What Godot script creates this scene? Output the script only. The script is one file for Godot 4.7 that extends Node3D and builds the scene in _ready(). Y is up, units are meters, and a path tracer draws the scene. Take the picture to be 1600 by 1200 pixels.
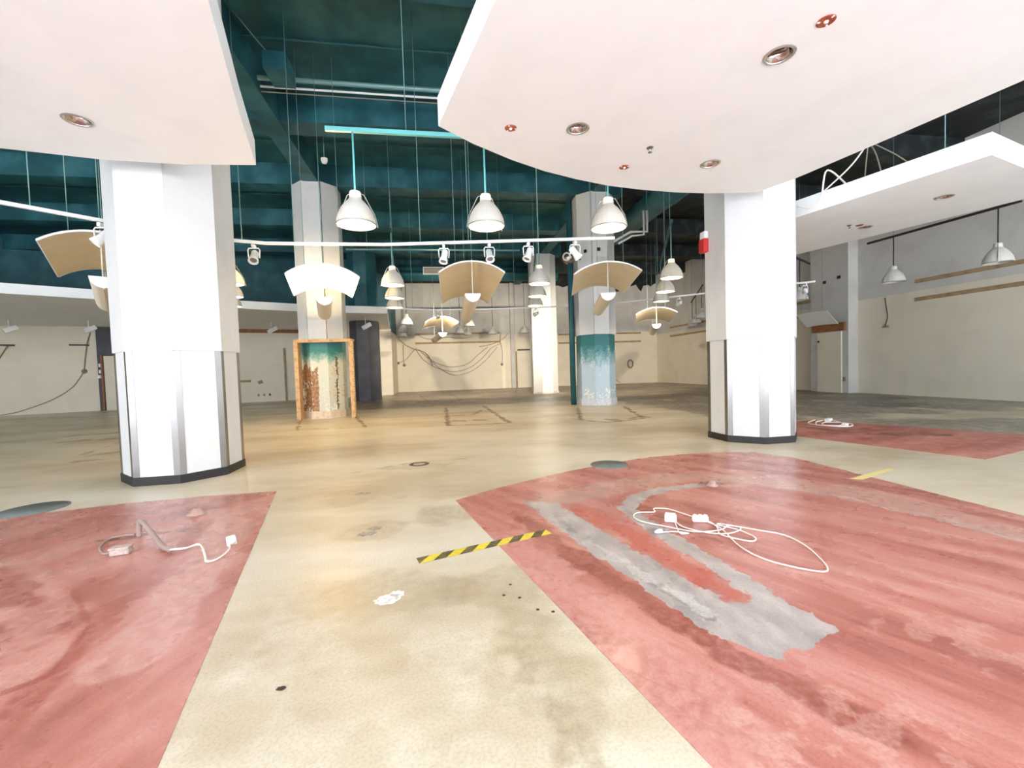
extends Node3D
# An emptied shop hall: octagonal columns, white drop soffits over red floor coating, teal concrete ceiling.
# Grid axes: x across the bays, -z into the hall. Units are metres.

const COL_X := [-3.775, 5.560]
const COL_Z := [-7.056, -15.023, -22.990]
const APOTHEM := 0.683
const SOFFIT_Y := 4.0
const SOFFIT_T := 0.3
const BEAM_Y := 7.4
const SLAB_Y := 8.05

var mats := {}
var taken := {}
var shared := {}

# ---------------------------------------------------------------- helpers: nodes
func numbered(called: String) -> String:
	var n: int = taken.get(called, 0)
	taken[called] = n + 1
	return called if n == 0 else "%s_%03d" % [called, n]

func tag(o: Node3D, label: String, category: String, group := "") -> Node3D:
	o.set_meta("label", label)
	o.set_meta("category", category)
	if group != "":
		o.set_meta("group", group)
	return o

func thing(called: String, label: String, category: String, at := Vector3.ZERO, turn := 0.0, group := "") -> Node3D:
	var o := Node3D.new()
	o.name = numbered(called)
	add_child(o)
	o.position = at
	o.rotation.y = turn
	return tag(o, label, category, group)

func struct(called: String) -> Node3D:
	var o := Node3D.new()
	o.name = called
	add_child(o)
	o.set_meta("kind", "structure")
	return o

func part(called: String, mesh: Mesh, m: Material, parent: Node, at := Vector3.ZERO, rot := Vector3.ZERO) -> MeshInstance3D:
	var o := MeshInstance3D.new()
	o.mesh = mesh
	o.material_override = m
	o.position = at
	o.rotation = rot
	if parent == self:
		o.name = numbered(called)
		add_child(o)
	else:
		o.name = called
		parent.add_child(o, true)
	return o

# ---------------------------------------------------------------- helpers: shapes
func begin(smooth := false) -> SurfaceTool:
	var st := SurfaceTool.new()
	st.begin(Mesh.PRIMITIVE_TRIANGLES)
	st.set_smooth_group(0 if smooth else -1)
	return st

func tri(st: SurfaceTool, a: Vector3, b: Vector3, c: Vector3) -> void:  # counter-clockwise seen from outside
	st.add_vertex(a); st.add_vertex(c); st.add_vertex(b)

func quad(st: SurfaceTool, a: Vector3, b: Vector3, c: Vector3, d: Vector3) -> void:
	tri(st, a, b, c); tri(st, a, c, d)

func done(st: SurfaceTool) -> ArrayMesh:
	st.generate_normals()
	return st.commit()

func add_box(st: SurfaceTool, c: Vector3, s: Vector3, b := Basis.IDENTITY) -> void:
	var p := []
	for i in 8:
		p.append(c + b * Vector3((0.5 if i & 1 else -0.5) * s.x, (0.5 if i & 2 else -0.5) * s.y, (0.5 if i & 4 else -0.5) * s.z))
	for f in [[4, 5, 7, 6], [1, 0, 2, 3], [5, 1, 3, 7], [0, 4, 6, 2], [6, 7, 3, 2], [0, 1, 5, 4]]:
		quad(st, p[f[0]], p[f[1]], p[f[2]], p[f[3]])

func box(s: Vector3) -> ArrayMesh:
	var key := "box%s" % s
	if not shared.has(key):
		var st := begin()
		add_bevel_box(st, s, minf(0.008, 0.2 * minf(s.x, minf(s.y, s.z))))
		shared[key] = done(st)
	return shared[key]

func add_bevel_box(st: SurfaceTool, s: Vector3, e: float) -> void:
	var h := s * 0.5
	# six faces, twelve chamfers, eight corners
	for ax in 3:
		var u := (ax + 1) % 3
		var v := (ax + 2) % 3
		for sg in [-1.0, 1.0]:
			var q := []
			for k in [[-1, -1], [1, -1], [1, 1], [-1, 1]]:
				var p := Vector3.ZERO
				p[ax] = sg * h[ax]; p[u] = k[0] * (h[u] - e); p[v] = k[1] * (h[v] - e)
				q.append(p)
			if sg > 0: quad(st, q[0], q[1], q[2], q[3])
			else: quad(st, q[3], q[2], q[1], q[0])
		for su in [-1.0, 1.0]:
			for sv in [-1.0, 1.0]:
				var a := Vector3.ZERO; var b := Vector3.ZERO; var c := Vector3.ZERO; var d := Vector3.ZERO
				a[ax] = -(h[ax] - e); b[ax] = h[ax] - e; c[ax] = h[ax] - e; d[ax] = -(h[ax] - e)
				a[u] = su * h[u]; a[v] = sv * (h[v] - e); b[u] = a[u]; b[v] = a[v]
				c[u] = su * (h[u] - e); c[v] = sv * h[v]; d[u] = c[u]; d[v] = c[v]
				if su * sv > 0: quad(st, a, d, c, b)
				else: quad(st, a, b, c, d)
	for sx in [-1.0, 1.0]:
		for sy in [-1.0, 1.0]:
			for sz in [-1.0, 1.0]:
				var a := Vector3(sx * h.x, sy * (h.y - e), sz * (h.z - e))
				var b := Vector3(sx * (h.x - e), sy * h.y, sz * (h.z - e))
				var c := Vector3(sx * (h.x - e), sy * (h.y - e), sz * h.z)
				if sx * sy * sz > 0: tri(st, a, b, c)
				else: tri(st, a, c, b)

func lathe(profile: Array, segs := 32) -> ArrayMesh:  # profile of Vector2(radius, height), outside on the right when read upwards
	var st := begin(true)
	for k in profile.size() - 1:
		var p: Vector2 = profile[k]
		var q: Vector2 = profile[k + 1]
		for i in segs:
			var a := TAU * i / segs
			var b := TAU * (i + 1) / segs
			var p0 := Vector3(p.x * cos(a), p.y, -p.x * sin(a)); var p1 := Vector3(p.x * cos(b), p.y, -p.x * sin(b))
			var q0 := Vector3(q.x * cos(a), q.y, -q.x * sin(a)); var q1 := Vector3(q.x * cos(b), q.y, -q.x * sin(b))
			if p.x > 0.0: tri(st, p0, p1, q1)
			if q.x > 0.0: tri(st, p0, q1, q0)
	return done(st)

func fluted(profile: Array, segs: int, depth: float) -> ArrayMesh:  # a lathed shade with vertical ribs
	var st := begin()
	for k in profile.size() - 1:
		var p: Vector2 = profile[k]
		var q: Vector2 = profile[k + 1]
		for i in segs:
			var a := TAU * i / segs
			var b := TAU * (i + 1) / segs
			var fa := 1.0 + depth * (i % 2)
			var fb := 1.0 + depth * ((i + 1) % 2)
			quad(st, Vector3(p.x * fa * cos(a), p.y, -p.x * fa * sin(a)), Vector3(p.x * fb * cos(b), p.y, -p.x * fb * sin(b)), Vector3(q.x * fb * cos(b), q.y, -q.x * fb * sin(b)), Vector3(q.x * fa * cos(a), q.y, -q.x * fa * sin(a)))
	return done(st)

func add_tube(st: SurfaceTool, pts: PackedVector3Array, r: float, segs := 6) -> void:
	var rings := []
	var side := Vector3.ZERO
	for i in pts.size():
		var d := (pts[mini(i + 1, pts.size() - 1)] - pts[maxi(i - 1, 0)]).normalized()
		if side == Vector3.ZERO:
			side = d.cross(Vector3.UP if absf(d.y) < 0.9 else Vector3.RIGHT).normalized()
		side = (side - d * side.dot(d)).normalized()
		var up := side.cross(d)
		var ring := []
		for k in segs:
			var a := TAU * k / segs
			ring.append(pts[i] + (side * cos(a) + up * sin(a)) * r)
		rings.append(ring)
	for i in pts.size() - 1:
		for k in segs:
			var n := (k + 1) % segs
			quad(st, rings[i][n], rings[i][k], rings[i + 1][k], rings[i + 1][n])
	for k in range(1, segs - 1):
		tri(st, rings[0][0], rings[0][k], rings[0][k + 1])
		tri(st, rings[-1][0], rings[-1][k + 1], rings[-1][k])

func tube(pts: Array, r: float, segs := 6) -> ArrayMesh:
	var st := begin(true)
	add_tube(st, PackedVector3Array(pts), r, segs)
	return done(st)

func smooth_path(pts: Array, steps := 6) -> Array:  # Catmull-Rom
	var out := []
	for i in pts.size() - 1:
		var a: Vector3 = pts[maxi(i - 1, 0)]
		var b: Vector3 = pts[i]
		var c: Vector3 = pts[i + 1]
		var d: Vector3 = pts[mini(i + 2, pts.size() - 1)]
		for k in steps:
			out.append(b.cubic_interpolate(c, a, d, float(k) / steps))
	out.append(pts[-1])
	return out

func prism(poly: PackedVector2Array, y0: float, y1: float, uv := Rect2(0, 0, 1, 1)) -> ArrayMesh:  # poly of (x, z)
	var p := poly.duplicate()
	if Geometry2D.is_polygon_clockwise(p):
		p.reverse()
	var st := begin()
	var idx := Geometry2D.triangulate_polygon(p)
	var n := p.size()
	var f := func(v: Vector2, y: float):
		st.set_uv((v - uv.position) / uv.size)
		st.add_vertex(Vector3(v.x, y, v.y))
	for k in range(0, idx.size(), 3):
		var a := p[idx[k]]; var b := p[idx[k + 1]]; var c := p[idx[k + 2]]
		if (b - a).cross(c - a) < 0.0:
			var t := b; b = c; c = t
		# (x, z) counter-clockwise is clockwise seen from above
		f.call(a, y1); f.call(b, y1); f.call(c, y1)
		f.call(a, y0); f.call(c, y0); f.call(b, y0)
	for k in n:
		var a := p[k]; var b := p[(k + 1) % n]
		f.call(a, y1); f.call(a, y0); f.call(b, y0)
		f.call(a, y1); f.call(b, y0); f.call(b, y1)
	return done(st)

func octagon(a: float) -> PackedVector2Array:
	var b := a * (sqrt(2.0) - 1.0)
	return PackedVector2Array([Vector2(-b, a), Vector2(b, a), Vector2(a, b), Vector2(a, -b), Vector2(b, -a), Vector2(-b, -a), Vector2(-a, -b), Vector2(-a, b)])

func facets(parent: Node, called: String, a: float, t: float, y0: float, y1: float, m: Material, gap := 0.004) -> void:
	# eight cladding boards round an octagon, one mesh shared by all
	var b := a * (sqrt(2.0) - 1.0)
	var bi := (a - t) * (sqrt(2.0) - 1.0)
	var mesh := prism(PackedVector2Array([Vector2(-b + gap, a), Vector2(b - gap, a), Vector2(bi - gap, a - t), Vector2(-bi + gap, a - t)]), y0, y1)
	for k in 8:
		part(called, mesh, m, parent, Vector3.ZERO, Vector3(0, k * PI / 4, 0))

# ---------------------------------------------------------------- helpers: materials
func rgb(r: int, g: int, b: int) -> Color:
	return Color8(r, g, b)

func plain(c: Color, rough := 0.6, metal := 0.0) -> StandardMaterial3D:
	var m := StandardMaterial3D.new()
	m.albedo_color = c
	m.roughness = rough
	m.metallic = metal
	return m

func noise(kind: int, freq: float, seed_no: int, octaves := 4) -> FastNoiseLite:
	var n := FastNoiseLite.new()
	n.noise_type = kind
	n.frequency = freq
	n.seed = seed_no
	n.fractal_octaves = octaves
	return n

func ramp_tex(n: FastNoiseLite, size: int, stops: Array) -> NoiseTexture2D:
	var g := Gradient.new()
	var off := PackedFloat32Array()
	var col := PackedColorArray()
	for s in stops:
		off.append(s[0]); col.append(s[1])
	g.offsets = off
	g.colors = col
	var t := NoiseTexture2D.new()
	t.width = size
	t.height = size
	t.seamless = true
	t.noise = n
	t.color_ramp = g
	return t

func mottled(c: Color, spread: float, scale: float, rough: float, seed_no: int) -> StandardMaterial3D:
	var m := plain(Color.WHITE, rough)
	m.albedo_texture = ramp_tex(noise(FastNoiseLite.TYPE_SIMPLEX_SMOOTH, 0.012, seed_no, 5), 256, [[0.2, c.darkened(spread)], [0.5, c], [0.8, c.lightened(spread * 0.6)]])
	m.uv1_triplanar = true
	m.uv1_world_triplanar = true
	m.uv1_scale = Vector3.ONE * scale
	return m

func make_materials() -> void:
	mats.soffit = mottled(rgb(238, 239, 239), 0.012, 0.3, 0.75, 3)
	mats.column = mottled(rgb(216, 216, 214), 0.02, 0.5, 0.5, 4)
	mats.core = plain(rgb(60, 60, 60), 0.8)
	mats.teal = mottled(rgb(27, 88, 98), 0.16, 0.25, 0.55, 5)
	mats.black_paint_and_shade = mottled(rgb(24, 32, 32), 0.2, 0.3, 0.7, 7)  # real paint on the rear wall; stands in for shade over the right bay
	mats.bar = plain(rgb(112, 196, 198), 0.45)
	mats.wire = plain(rgb(120, 160, 160), 0.45, 0.3)
	mats.cream = mottled(rgb(229, 220, 200), 0.022, 0.2, 0.7, 8)
	mats.grey_wall = mottled(rgb(205, 202, 196), 0.04, 0.25, 0.75, 9)
	mats.navy = mottled(rgb(66, 66, 72), 0.08, 0.3, 0.55, 10)
	mats.batten = mottled(rgb(170, 142, 104), 0.12, 0.8, 0.7, 11)
	mats.wood = mottled(rgb(204, 164, 116), 0.16, 1.6, 0.65, 12)
	mats.tooth = mottled(rgb(236, 208, 156), 0.08, 1.6, 0.65, 18)
	mats.brown = mottled(rgb(146, 92, 56), 0.1, 1.0, 0.6, 13)
	mats.alu = plain(rgb(196, 194, 190), 0.34, 0.85)
	mats.steel = plain(rgb(150, 148, 146), 0.25, 0.95)
	mats.chrome = plain(rgb(190, 186, 182), 0.08, 1.0)
	mats.white = plain(rgb(240, 240, 238), 0.4)
	mats.black = plain(rgb(26, 24, 24), 0.45)
	mats.dark_metal = plain(rgb(52, 48, 46), 0.5, 0.4)
	mats.red = plain(rgb(205, 50, 50), 0.45)
	mats.copper_red = mottled(rgb(164, 74, 48), 0.2, 3.0, 0.6, 14)
	mats.reflector = mottled(rgb(240, 224, 192), 0.03, 0.5, 0.6, 15)
	mats.reflector.backlight_enabled = false
	mats.trough = plain(rgb(226, 216, 198), 0.45)
	mats.cable_white = plain(rgb(238, 232, 220), 0.5)
	mats.cable_grey = plain(rgb(140, 130, 112), 0.6)
	mats.cable_red = plain(rgb(162, 140, 130), 0.6)
	mats.shade = plain(rgb(214, 210, 203), 0.3, 0.0)
	mats.shade.backlight_enabled = true  # prismatic acrylic bell: lets some of the lamp's light through
	mats.shade.backlight = rgb(120, 118, 112)
	mats.bulb = plain(rgb(255, 244, 225), 0.3)
	mats.bulb.emission_enabled = true
	mats.bulb.emission = rgb(255, 240, 214)
	mats.bulb.emission_energy_multiplier = 1.2
	mats.bulb_off = plain(rgb(240, 240, 236), 0.2)
	mats.diffuser_on = plain(rgb(255, 250, 235), 0.4)
	mats.diffuser_on.emission_enabled = true
	mats.diffuser_on.emission = rgb(255, 232, 180)
	mats.diffuser_on.emission_energy_multiplier = 4.0
	mats.grille = plain(rgb(150, 142, 134), 0.6)
	mats.pavement = mottled(rgb(194, 196, 200), 0.06, 0.2, 0.9, 16)

# ---------------------------------------------------------------- painted floor maps
class Canvas:
	var w: int
	var h: int
	var area: Rect2
	var c := PackedVector3Array()
	var rag := FastNoiseLite.new()

	func _init(where: Rect2, per_metre: float, seed_no: int) -> void:
		area = where
		w = int(where.size.x * per_metre)
		h = int(where.size.y * per_metre)
		c.resize(w * h)
		rag.seed = seed_no
		rag.frequency = 1.0
		rag.noise_type = FastNoiseLite.TYPE_SIMPLEX_SMOOTH
		rag.fractal_octaves = 4

	static func v(col: Color) -> Vector3:
		return Vector3(col.r, col.g, col.b)

	# streaky coat: three tones mixed by stretched noise along a direction, fine grit on top
	func coat(lo: Color, mid: Color, hi: Color, dir: Vector2, stretch: float, coarse: float, seed_no: int) -> void:
		var n := FastNoiseLite.new()
		n.seed = seed_no
		n.noise_type = FastNoiseLite.TYPE_SIMPLEX_SMOOTH
		n.frequency = coarse
		n.fractal_octaves = 5
		n.fractal_gain = 0.6
		var g := FastNoiseLite.new()
		g.seed = seed_no + 1
		g.noise_type = FastNoiseLite.TYPE_SIMPLEX_SMOOTH
		g.frequency = coarse * 9.0
		g.fractal_octaves = 2
		var a := v(lo)
		var b := v(mid)
		var d := v(hi)
		var across := Vector2(-dir.y, dir.x)
		for j in h:
			for i in w:
				var p := area.position + Vector2(i + 0.5, j + 0.5) / Vector2(w, h) * area.size
				var q := Vector2(p.dot(dir) / stretch, p.dot(across))
				var t := clampf(n.get_noise_2dv(q) * 1.7 + g.get_noise_2dv(q) * 0.3, -1.0, 1.0)
				c[j * w + i] = b.lerp(d, t) if t > 0.0 else b.lerp(a, -t)

	# a ragged band along a line in world x, z
	func stroke(pts: Array, width: float, col: Color, alpha: float, ragged := 0.3, soft := 0.25, fine := 3.0) -> void:
		var cv := v(col)
		var reach := width * (0.5 + ragged) + 0.02
		var hit := {}
		for k in pts.size() - 1:
			var a: Vector2 = pts[k]
			var b: Vector2 = pts[k + 1]
			var lo := (Vector2(minf(a.x, b.x), minf(a.y, b.y)) - Vector2.ONE * reach - area.position) / area.size * Vector2(w, h)
			var hi := (Vector2(maxf(a.x, b.x), maxf(a.y, b.y)) + Vector2.ONE * reach - area.position) / area.size * Vector2(w, h)
			var ab := b - a
			var len2 := maxf(ab.length_squared(), 1e-6)
			for j in range(maxi(0, int(lo.y)), mini(h, int(hi.y) + 1)):
				for i in range(maxi(0, int(lo.x)), mini(w, int(hi.x) + 1)):
					var p := area.position + Vector2(i + 0.5, j + 0.5) / Vector2(w, h) * area.size
					var t := clampf((p - a).dot(ab) / len2, 0.0, 1.0)
					var dist := p.distance_to(a + ab * t)
					if dist > reach:
						continue
					var r := rag.get_noise_2dv(p * fine) * ragged * width * 1.6
					var s := 1.0 - smoothstep(width * (0.5 - soft), width * 0.5 + 0.002, dist + r)
					if s <= 0.0:
						continue
					s *= alpha * clampf(0.75 + 0.7 * rag.get_noise_2dv(p * fine * 6.0), 0.0, 1.0)
					var id := j * w + i
					var was: float = hit.get(id, 0.0)
					if s > was:
						var base: Vector3 = (c[id] - cv * was) / maxf(1.0 - was, 0.01)
						c[id] = base.lerp(cv, s)
						hit[id] = s

	# an area with slightly torn edges
	func patch(flat: Array, col: Color, other: Color, alpha: float, torn: float) -> void:
		var poly := PackedVector2Array(flat)
		var box := Rect2(poly[0], Vector2.ZERO)
		for q in poly:
			box = box.expand(q)
		box = box.grow(torn * 2.0)
		var lo := (box.position - area.position) / area.size * Vector2(w, h)
		var hi := (box.end - area.position) / area.size * Vector2(w, h)
		for j in range(maxi(0, int(lo.y)), mini(h, int(hi.y) + 1)):
			for i in range(maxi(0, int(lo.x)), mini(w, int(hi.x) + 1)):
				var p := area.position + Vector2(i + 0.5, j + 0.5) / Vector2(w, h) * area.size
				var off := Vector2(rag.get_noise_2dv(p * 7.0), rag.get_noise_2dv(p * 7.0 + Vector2(31, 17))) * torn
				if Geometry2D.is_point_in_polygon(p + off, poly):
					var t := clampf(0.5 + 0.9 * rag.get_noise_2dv(Vector2(p.x * 6.0, p.y * 2.5)), 0.0, 1.0)
					c[j * w + i] = c[j * w + i].lerp(v(col).lerp(v(other), t), alpha)

	func blotch(at: Vector2, size: Vector2, col: Color, alpha: float, ragged := 0.5, fine := 3.0) -> void:
		var cv := v(col)
		var lo := (at - size * 1.6 - area.position) / area.size * Vector2(w, h)
		var hi := (at + size * 1.6 - area.position) / area.size * Vector2(w, h)
		for j in range(maxi(0, int(lo.y)), mini(h, int(hi.y) + 1)):
			for i in range(maxi(0, int(lo.x)), mini(w, int(hi.x) + 1)):
				var p := area.position + Vector2(i + 0.5, j + 0.5) / Vector2(w, h) * area.size
				var d := ((p - at) / size).length() + rag.get_noise_2dv(p * fine) * ragged
				var s := (1.0 - smoothstep(0.6, 1.0, d)) * alpha * clampf(0.75 + 0.6 * rag.get_noise_2dv(p * fine * 5.0), 0.0, 1.0)
				if s > 0.0:
					c[j * w + i] = c[j * w + i].lerp(cv, s)

	func texture() -> ImageTexture:
		var bytes := PackedByteArray()
		bytes.resize(w * h * 3)
		for k in w * h:
			var q := c[k]
			bytes[k * 3] = clampi(int(q.x * 255.0), 0, 255)
			bytes[k * 3 + 1] = clampi(int(q.y * 255.0), 0, 255)
			bytes[k * 3 + 2] = clampi(int(q.z * 255.0), 0, 255)
		return ImageTexture.create_from_image(Image.create_from_data(w, h, false, Image.FORMAT_RGB8, bytes))

func V2(a: Array) -> Array:  # flat list of x, z pairs
	var out := []
	for k in range(0, a.size(), 2):
		out.append(Vector2(a[k], a[k + 1]))
	return out

func floor_material(tex: Texture2D, rough: float, spec: float) -> StandardMaterial3D:
	var m := plain(Color.WHITE, rough)
	m.metallic_specular = spec
	m.albedo_texture = tex
	m.texture_repeat = true
	m.detail_enabled = true
	m.detail_blend_mode = BaseMaterial3D.BLEND_MODE_MUL
	m.detail_uv_layer = BaseMaterial3D.DETAIL_UV_2
	if not shared.has("grit"):
		shared.grit = ramp_tex(noise(FastNoiseLite.TYPE_SIMPLEX_SMOOTH, 0.09, 31, 4), 1024, [[0.15, Color(0.93, 0.92, 0.91)], [0.45, Color(0.98, 0.978, 0.975)], [0.7, Color(1, 1, 1)]])
	m.detail_albedo = shared.grit
	m.uv2_triplanar = true
	m.uv2_world_triplanar = true
	m.uv2_scale = Vector3.ONE * 0.55
	if not shared.has("relief"):
		var t := NoiseTexture2D.new()
		t.width = 512
		t.height = 512
		t.seamless = true
		t.noise = noise(FastNoiseLite.TYPE_SIMPLEX_SMOOTH, 0.03, 41, 5)
		var g := Gradient.new()
		g.offsets = PackedFloat32Array([0.2, 0.8])
		g.colors = PackedColorArray([Color(0.66, 0.66, 0.66), Color(1, 1, 1)])
		t.color_ramp = g
		shared.relief = t
	m.roughness_texture = shared.relief
	m.roughness_texture_channel = BaseMaterial3D.TEXTURE_CHANNEL_RED
	return m


# ---------------------------------------------------------------- the setting
func set_camera_and_light() -> void:
	var cam := Camera3D.new()
	cam.name = "camera"
	cam.fov = rad_to_deg(2.0 * atan(600.0 / 674.46))
	cam.position = Vector3(0, 1.4, 0)
	cam.rotation_degrees = Vector3(-2.0901, -9.2456, -1.8270)
	cam.near = 0.05
	cam.far = 300.0
	add_child(cam)
	cam.current = true

	var sun := DirectionalLight3D.new()
	sun.name = "sun"
	sun.light_color = rgb(252, 252, 255)
	sun.light_energy = SUN_ENERGY
	sun.light_angular_distance = 0.6
	sun.shadow_enabled = true
	sun.look_at_from_position(Vector3.ZERO, Vector3(-0.5, -0.85, 0.12))  # along the street, not into the hall
	add_child(sun)

	var sky_look := ProceduralSkyMaterial.new()
	sky_look.sky_top_color = Color(0.88, 0.94, 1.0)
	sky_look.sky_horizon_color = Color(0.95, 0.97, 1.0)
	sky_look.ground_bottom_color = Color(0.55, 0.53, 0.5)
	sky_look.ground_horizon_color = Color(0.8, 0.8, 0.78)
	sky_look.sun_angle_max = 1.0
	var sky := Sky.new()
	sky.sky_material = sky_look
	var env := Environment.new()
	env.background_mode = Environment.BG_SKY
	env.sky = sky
	env.background_energy_multiplier = SKY_ENERGY
	env.ambient_light_source = Environment.AMBIENT_SOURCE_DISABLED
	env.tonemap_mode = Environment.TONE_MAPPER_LINEAR
	env.tonemap_exposure = EXPOSURE
	env.sdfgi_enabled = true
	env.ssao_enabled = true
	env.ssil_enabled = true
	var we := WorldEnvironment.new()
	we.name = "environment"
	we.environment = env
	add_child(we)

const SKY_ENERGY := 5.6
const EXPOSURE := 1.24
const SUN_ENERGY := 13.0

const WALL_L := [Vector2(-21.9, -21.79), Vector2(-2.95, -27.42)]
const RIGHT_X := 16.2
const BACK_Z := -30.6
const FRONT_Z := 2.9
const LEFT_X := -21.9

func left_at(x: float) -> float:
	var a: Vector2 = WALL_L[0]
	var b: Vector2 = WALL_L[1]
	return a.y + (x - a.x) / (b.x - a.x) * (b.y - a.y)

func slab_between(parent: Node, called: String, a: Vector2, b: Vector2, thick: float, y0: float, y1: float, m: Material) -> MeshInstance3D:
	# a wall panel whose room face runs from a to b; thickness to the left of a -> b (seen from above, z down)
	var d := (b - a).normalized()
	var n := Vector2(d.y, -d.x) * thick
	return part(called, prism(PackedVector2Array([a, b, b + n, a + n]), y0, y1), m, parent)

func build_floor() -> void:
	var fl := struct("floor")
	# concrete: one map for the whole hall, marks and stains where the photograph has them
	var area := Rect2(LEFT_X, BACK_Z, RIGHT_X - LEFT_X, FRONT_Z - BACK_Z)
	var cv := Canvas.new(area, 40.0, 11)
	cv.coat(rgb(188, 170, 140), rgb(211, 197, 170), rgb(224, 214, 194), Vector2(1, 0.1).normalized(), 2.2, 0.5, 21)
	# old adhesive and worn screed, rear and right; right greys also hold painted soffit shade
	var adh := rgb(118, 100, 84)
	for k in 5:
		cv.stroke(V2([-3.5, -18.6 - k * 2.6, 6.0, -18.3 - k * 2.6, 16.2, -16.0 - k * 2.9]), 3.3, adh, 0.8, 0.14, 0.2, 0.8)
	cv.stroke(V2([-14, -22.5, -6, -24.0, -3, -25.0]), 3.0, rgb(150, 130, 106), 0.75, 0.2, 0.3, 0.8)
	cv.stroke(V2([-21, -19.5, -12, -20.0, -6, -20.5]), 1.6, rgb(160, 140, 112), 0.5, 0.4, 0.4, 0.9)
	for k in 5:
		cv.stroke(V2([7.7 + k * 1.9, -9.4, 7.6 + k * 1.9, -16.0]), 2.3, rgb(106, 99, 90), 0.82, 0.12, 0.2, 0.7)  # grey floor, made darker for the shadow of the soffits
	cv.stroke(V2([8.3, -7.2, 12.0, -6.2, 16.0, -5.8]), 3.0, rgb(106, 99, 90), 0.8, 0.1, 0.2, 0.7)  # same grey, soffit shadow worked into the colour
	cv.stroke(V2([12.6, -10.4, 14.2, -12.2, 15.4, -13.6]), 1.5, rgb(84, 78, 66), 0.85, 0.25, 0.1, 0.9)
	# outlines left by removed fittings
	var ln := rgb(96, 70, 44)
	cv.stroke(V2([0.13, -16.36, 1.53, -16.46, 1.69, -10.88, 0.12, -11.02, 0.13, -16.36]), 0.15, ln, 0.95, 0.4, 0.3, 2.5)
	cv.stroke(V2([0.1, -13.37, 0.94, -13.35, 1.3, -14.6]), 0.14, ln, 0.85, 0.6, 0.3, 2.5)
	cv.stroke(V2([0.3, -11.9, 1.18, -11.84]), 0.3, ln, 0.8, 0.6, 0.4, 2.0)
	cv.stroke(V2([-1.34, -26.07, 0.36, -26.9, 0.91, -20.13, -0.61, -19.82, -1.34, -26.07]), 0.16, rgb(86, 62, 42), 0.8, 0.5, 0.3, 1.6)
	cv.stroke(V2([0.2, -21.0, 0.85, -20.6]), 0.5, rgb(86, 62, 42), 0.6, 0.6, 0.4, 1.6)
	cv.stroke(V2([4.5, -13.98, 3.53, -10.78, 3.98, -10.02, 5.08, -10.38, 6.01, -13.67]), 0.14, ln, 0.9, 0.5, 0.3, 2.2)
	cv.stroke(V2([4.2, -10.5, 5.3, -10.7]), 0.35, ln, 0.7, 0.7, 0.4, 2.0)
	cv.stroke(V2([-3.67, -11.7, -4.45, -14.54]), 0.11, ln, 0.85, 0.5, 0.3, 2.2)
	cv.stroke(V2([-1.96, -11.5, -2.84, -14.76]), 0.11, ln, 0.85, 0.5, 0.3, 2.2)
	cv.stroke(V2([-3.6, -11.8, -1.96, -11.5]), 0.12, ln, 0.7, 0.6, 0.3, 2.2)
	for a in [[-8.6, -11.6, -7.5, -12.0, 0.5], [-6.9, -9.2, -6.2, -9.7, 0.3], [-6.4, -8.7, -5.6, -9.0, 0.25], [-9.5, -13.0, -7.0, -13.6, 0.4], [-6.8, -9.2, -7.3, -11.2, 0.12]]:
		cv.stroke(V2([a[0], a[1], a[2], a[3]]), a[4], rgb(120, 96, 70), 0.6, 0.6, 0.4, 1.2)
	# pale worn streaks where people walked in
	for a in [[-0.5, -1.2, -0.9, -2.6, 0.5], [0.0, -1.0, 0.1, -2.3, 0.55], [0.6, -1.1, 0.35, -2.0, 0.4], [-1.0, -1.2, -1.2, -2.2, 0.35], [0.5, -3.6, 0.1, -4.6, 0.35], [0.3, -3.0, 0.75, -2.2, 0.22]]:
		cv.stroke(V2([a[0], a[1], a[2], a[3]]), a[4], rgb(224, 214, 194), 0.5, 0.6, 0.45, 2.6)
	# scuffs in the aisle
	for a in [[-0.35, -2.75, 0.5, 0.35], [-0.65, -3.9, 0.4, 0.3], [0.35, -2.75, 0.45, 0.3], [-1.0, -5.1, 0.6, 0.4], [0.1, -4.2, 0.5, 0.3], [0.35, -1.9, 0.3, 0.5], [-0.4, -6.5, 0.6, 0.3]]:
		cv.blotch(Vector2(a[0], a[1]), Vector2(a[2], a[3]), rgb(166, 148, 116), 0.5, 0.7, 2.0)
	cv.stroke(V2([0.3, -2.2, 0.4, -1.6, 0.45, -1.2]), 0.12, rgb(160, 142, 112), 0.55, 0.9, 0.4, 5.0)
	cv.stroke(V2([-1.3, -6.3, -0.5, -6.75, 0.3, -6.8]), 0.04, rgb(130, 116, 70), 0.7, 0.5, 0.3, 3.0)
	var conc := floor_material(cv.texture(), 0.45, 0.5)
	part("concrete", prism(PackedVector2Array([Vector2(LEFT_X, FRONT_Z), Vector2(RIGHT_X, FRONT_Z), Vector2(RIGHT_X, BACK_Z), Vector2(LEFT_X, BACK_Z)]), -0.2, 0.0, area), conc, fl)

	# red coating under the large drop soffit
	var edge_r := PackedVector2Array(V2([0.10, -4.634, 0.62, -5.0, 1.246, -5.343, 1.75, -5.58, 2.285, -5.79, 2.892, -5.99, 3.5, -6.06, 4.1, -6.05, 4.65, -5.9, 4.9, -5.4, 4.90, -4.77, 4.87, -3.6, 4.84, -2.0, 4.8, 2.4, 1.74, 2.4]))
	var ra := Rect2(0, -6.2, 5.0, 5.4)
	var r := Canvas.new(ra, 190.0, 12)
	var dir_r := Vector2(0.48, 0.88).normalized()
	r.coat(rgb(160, 92, 79), rgb(191, 120, 106), rgb(210, 152, 138), dir_r, 7.0, 2.4, 22)
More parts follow.
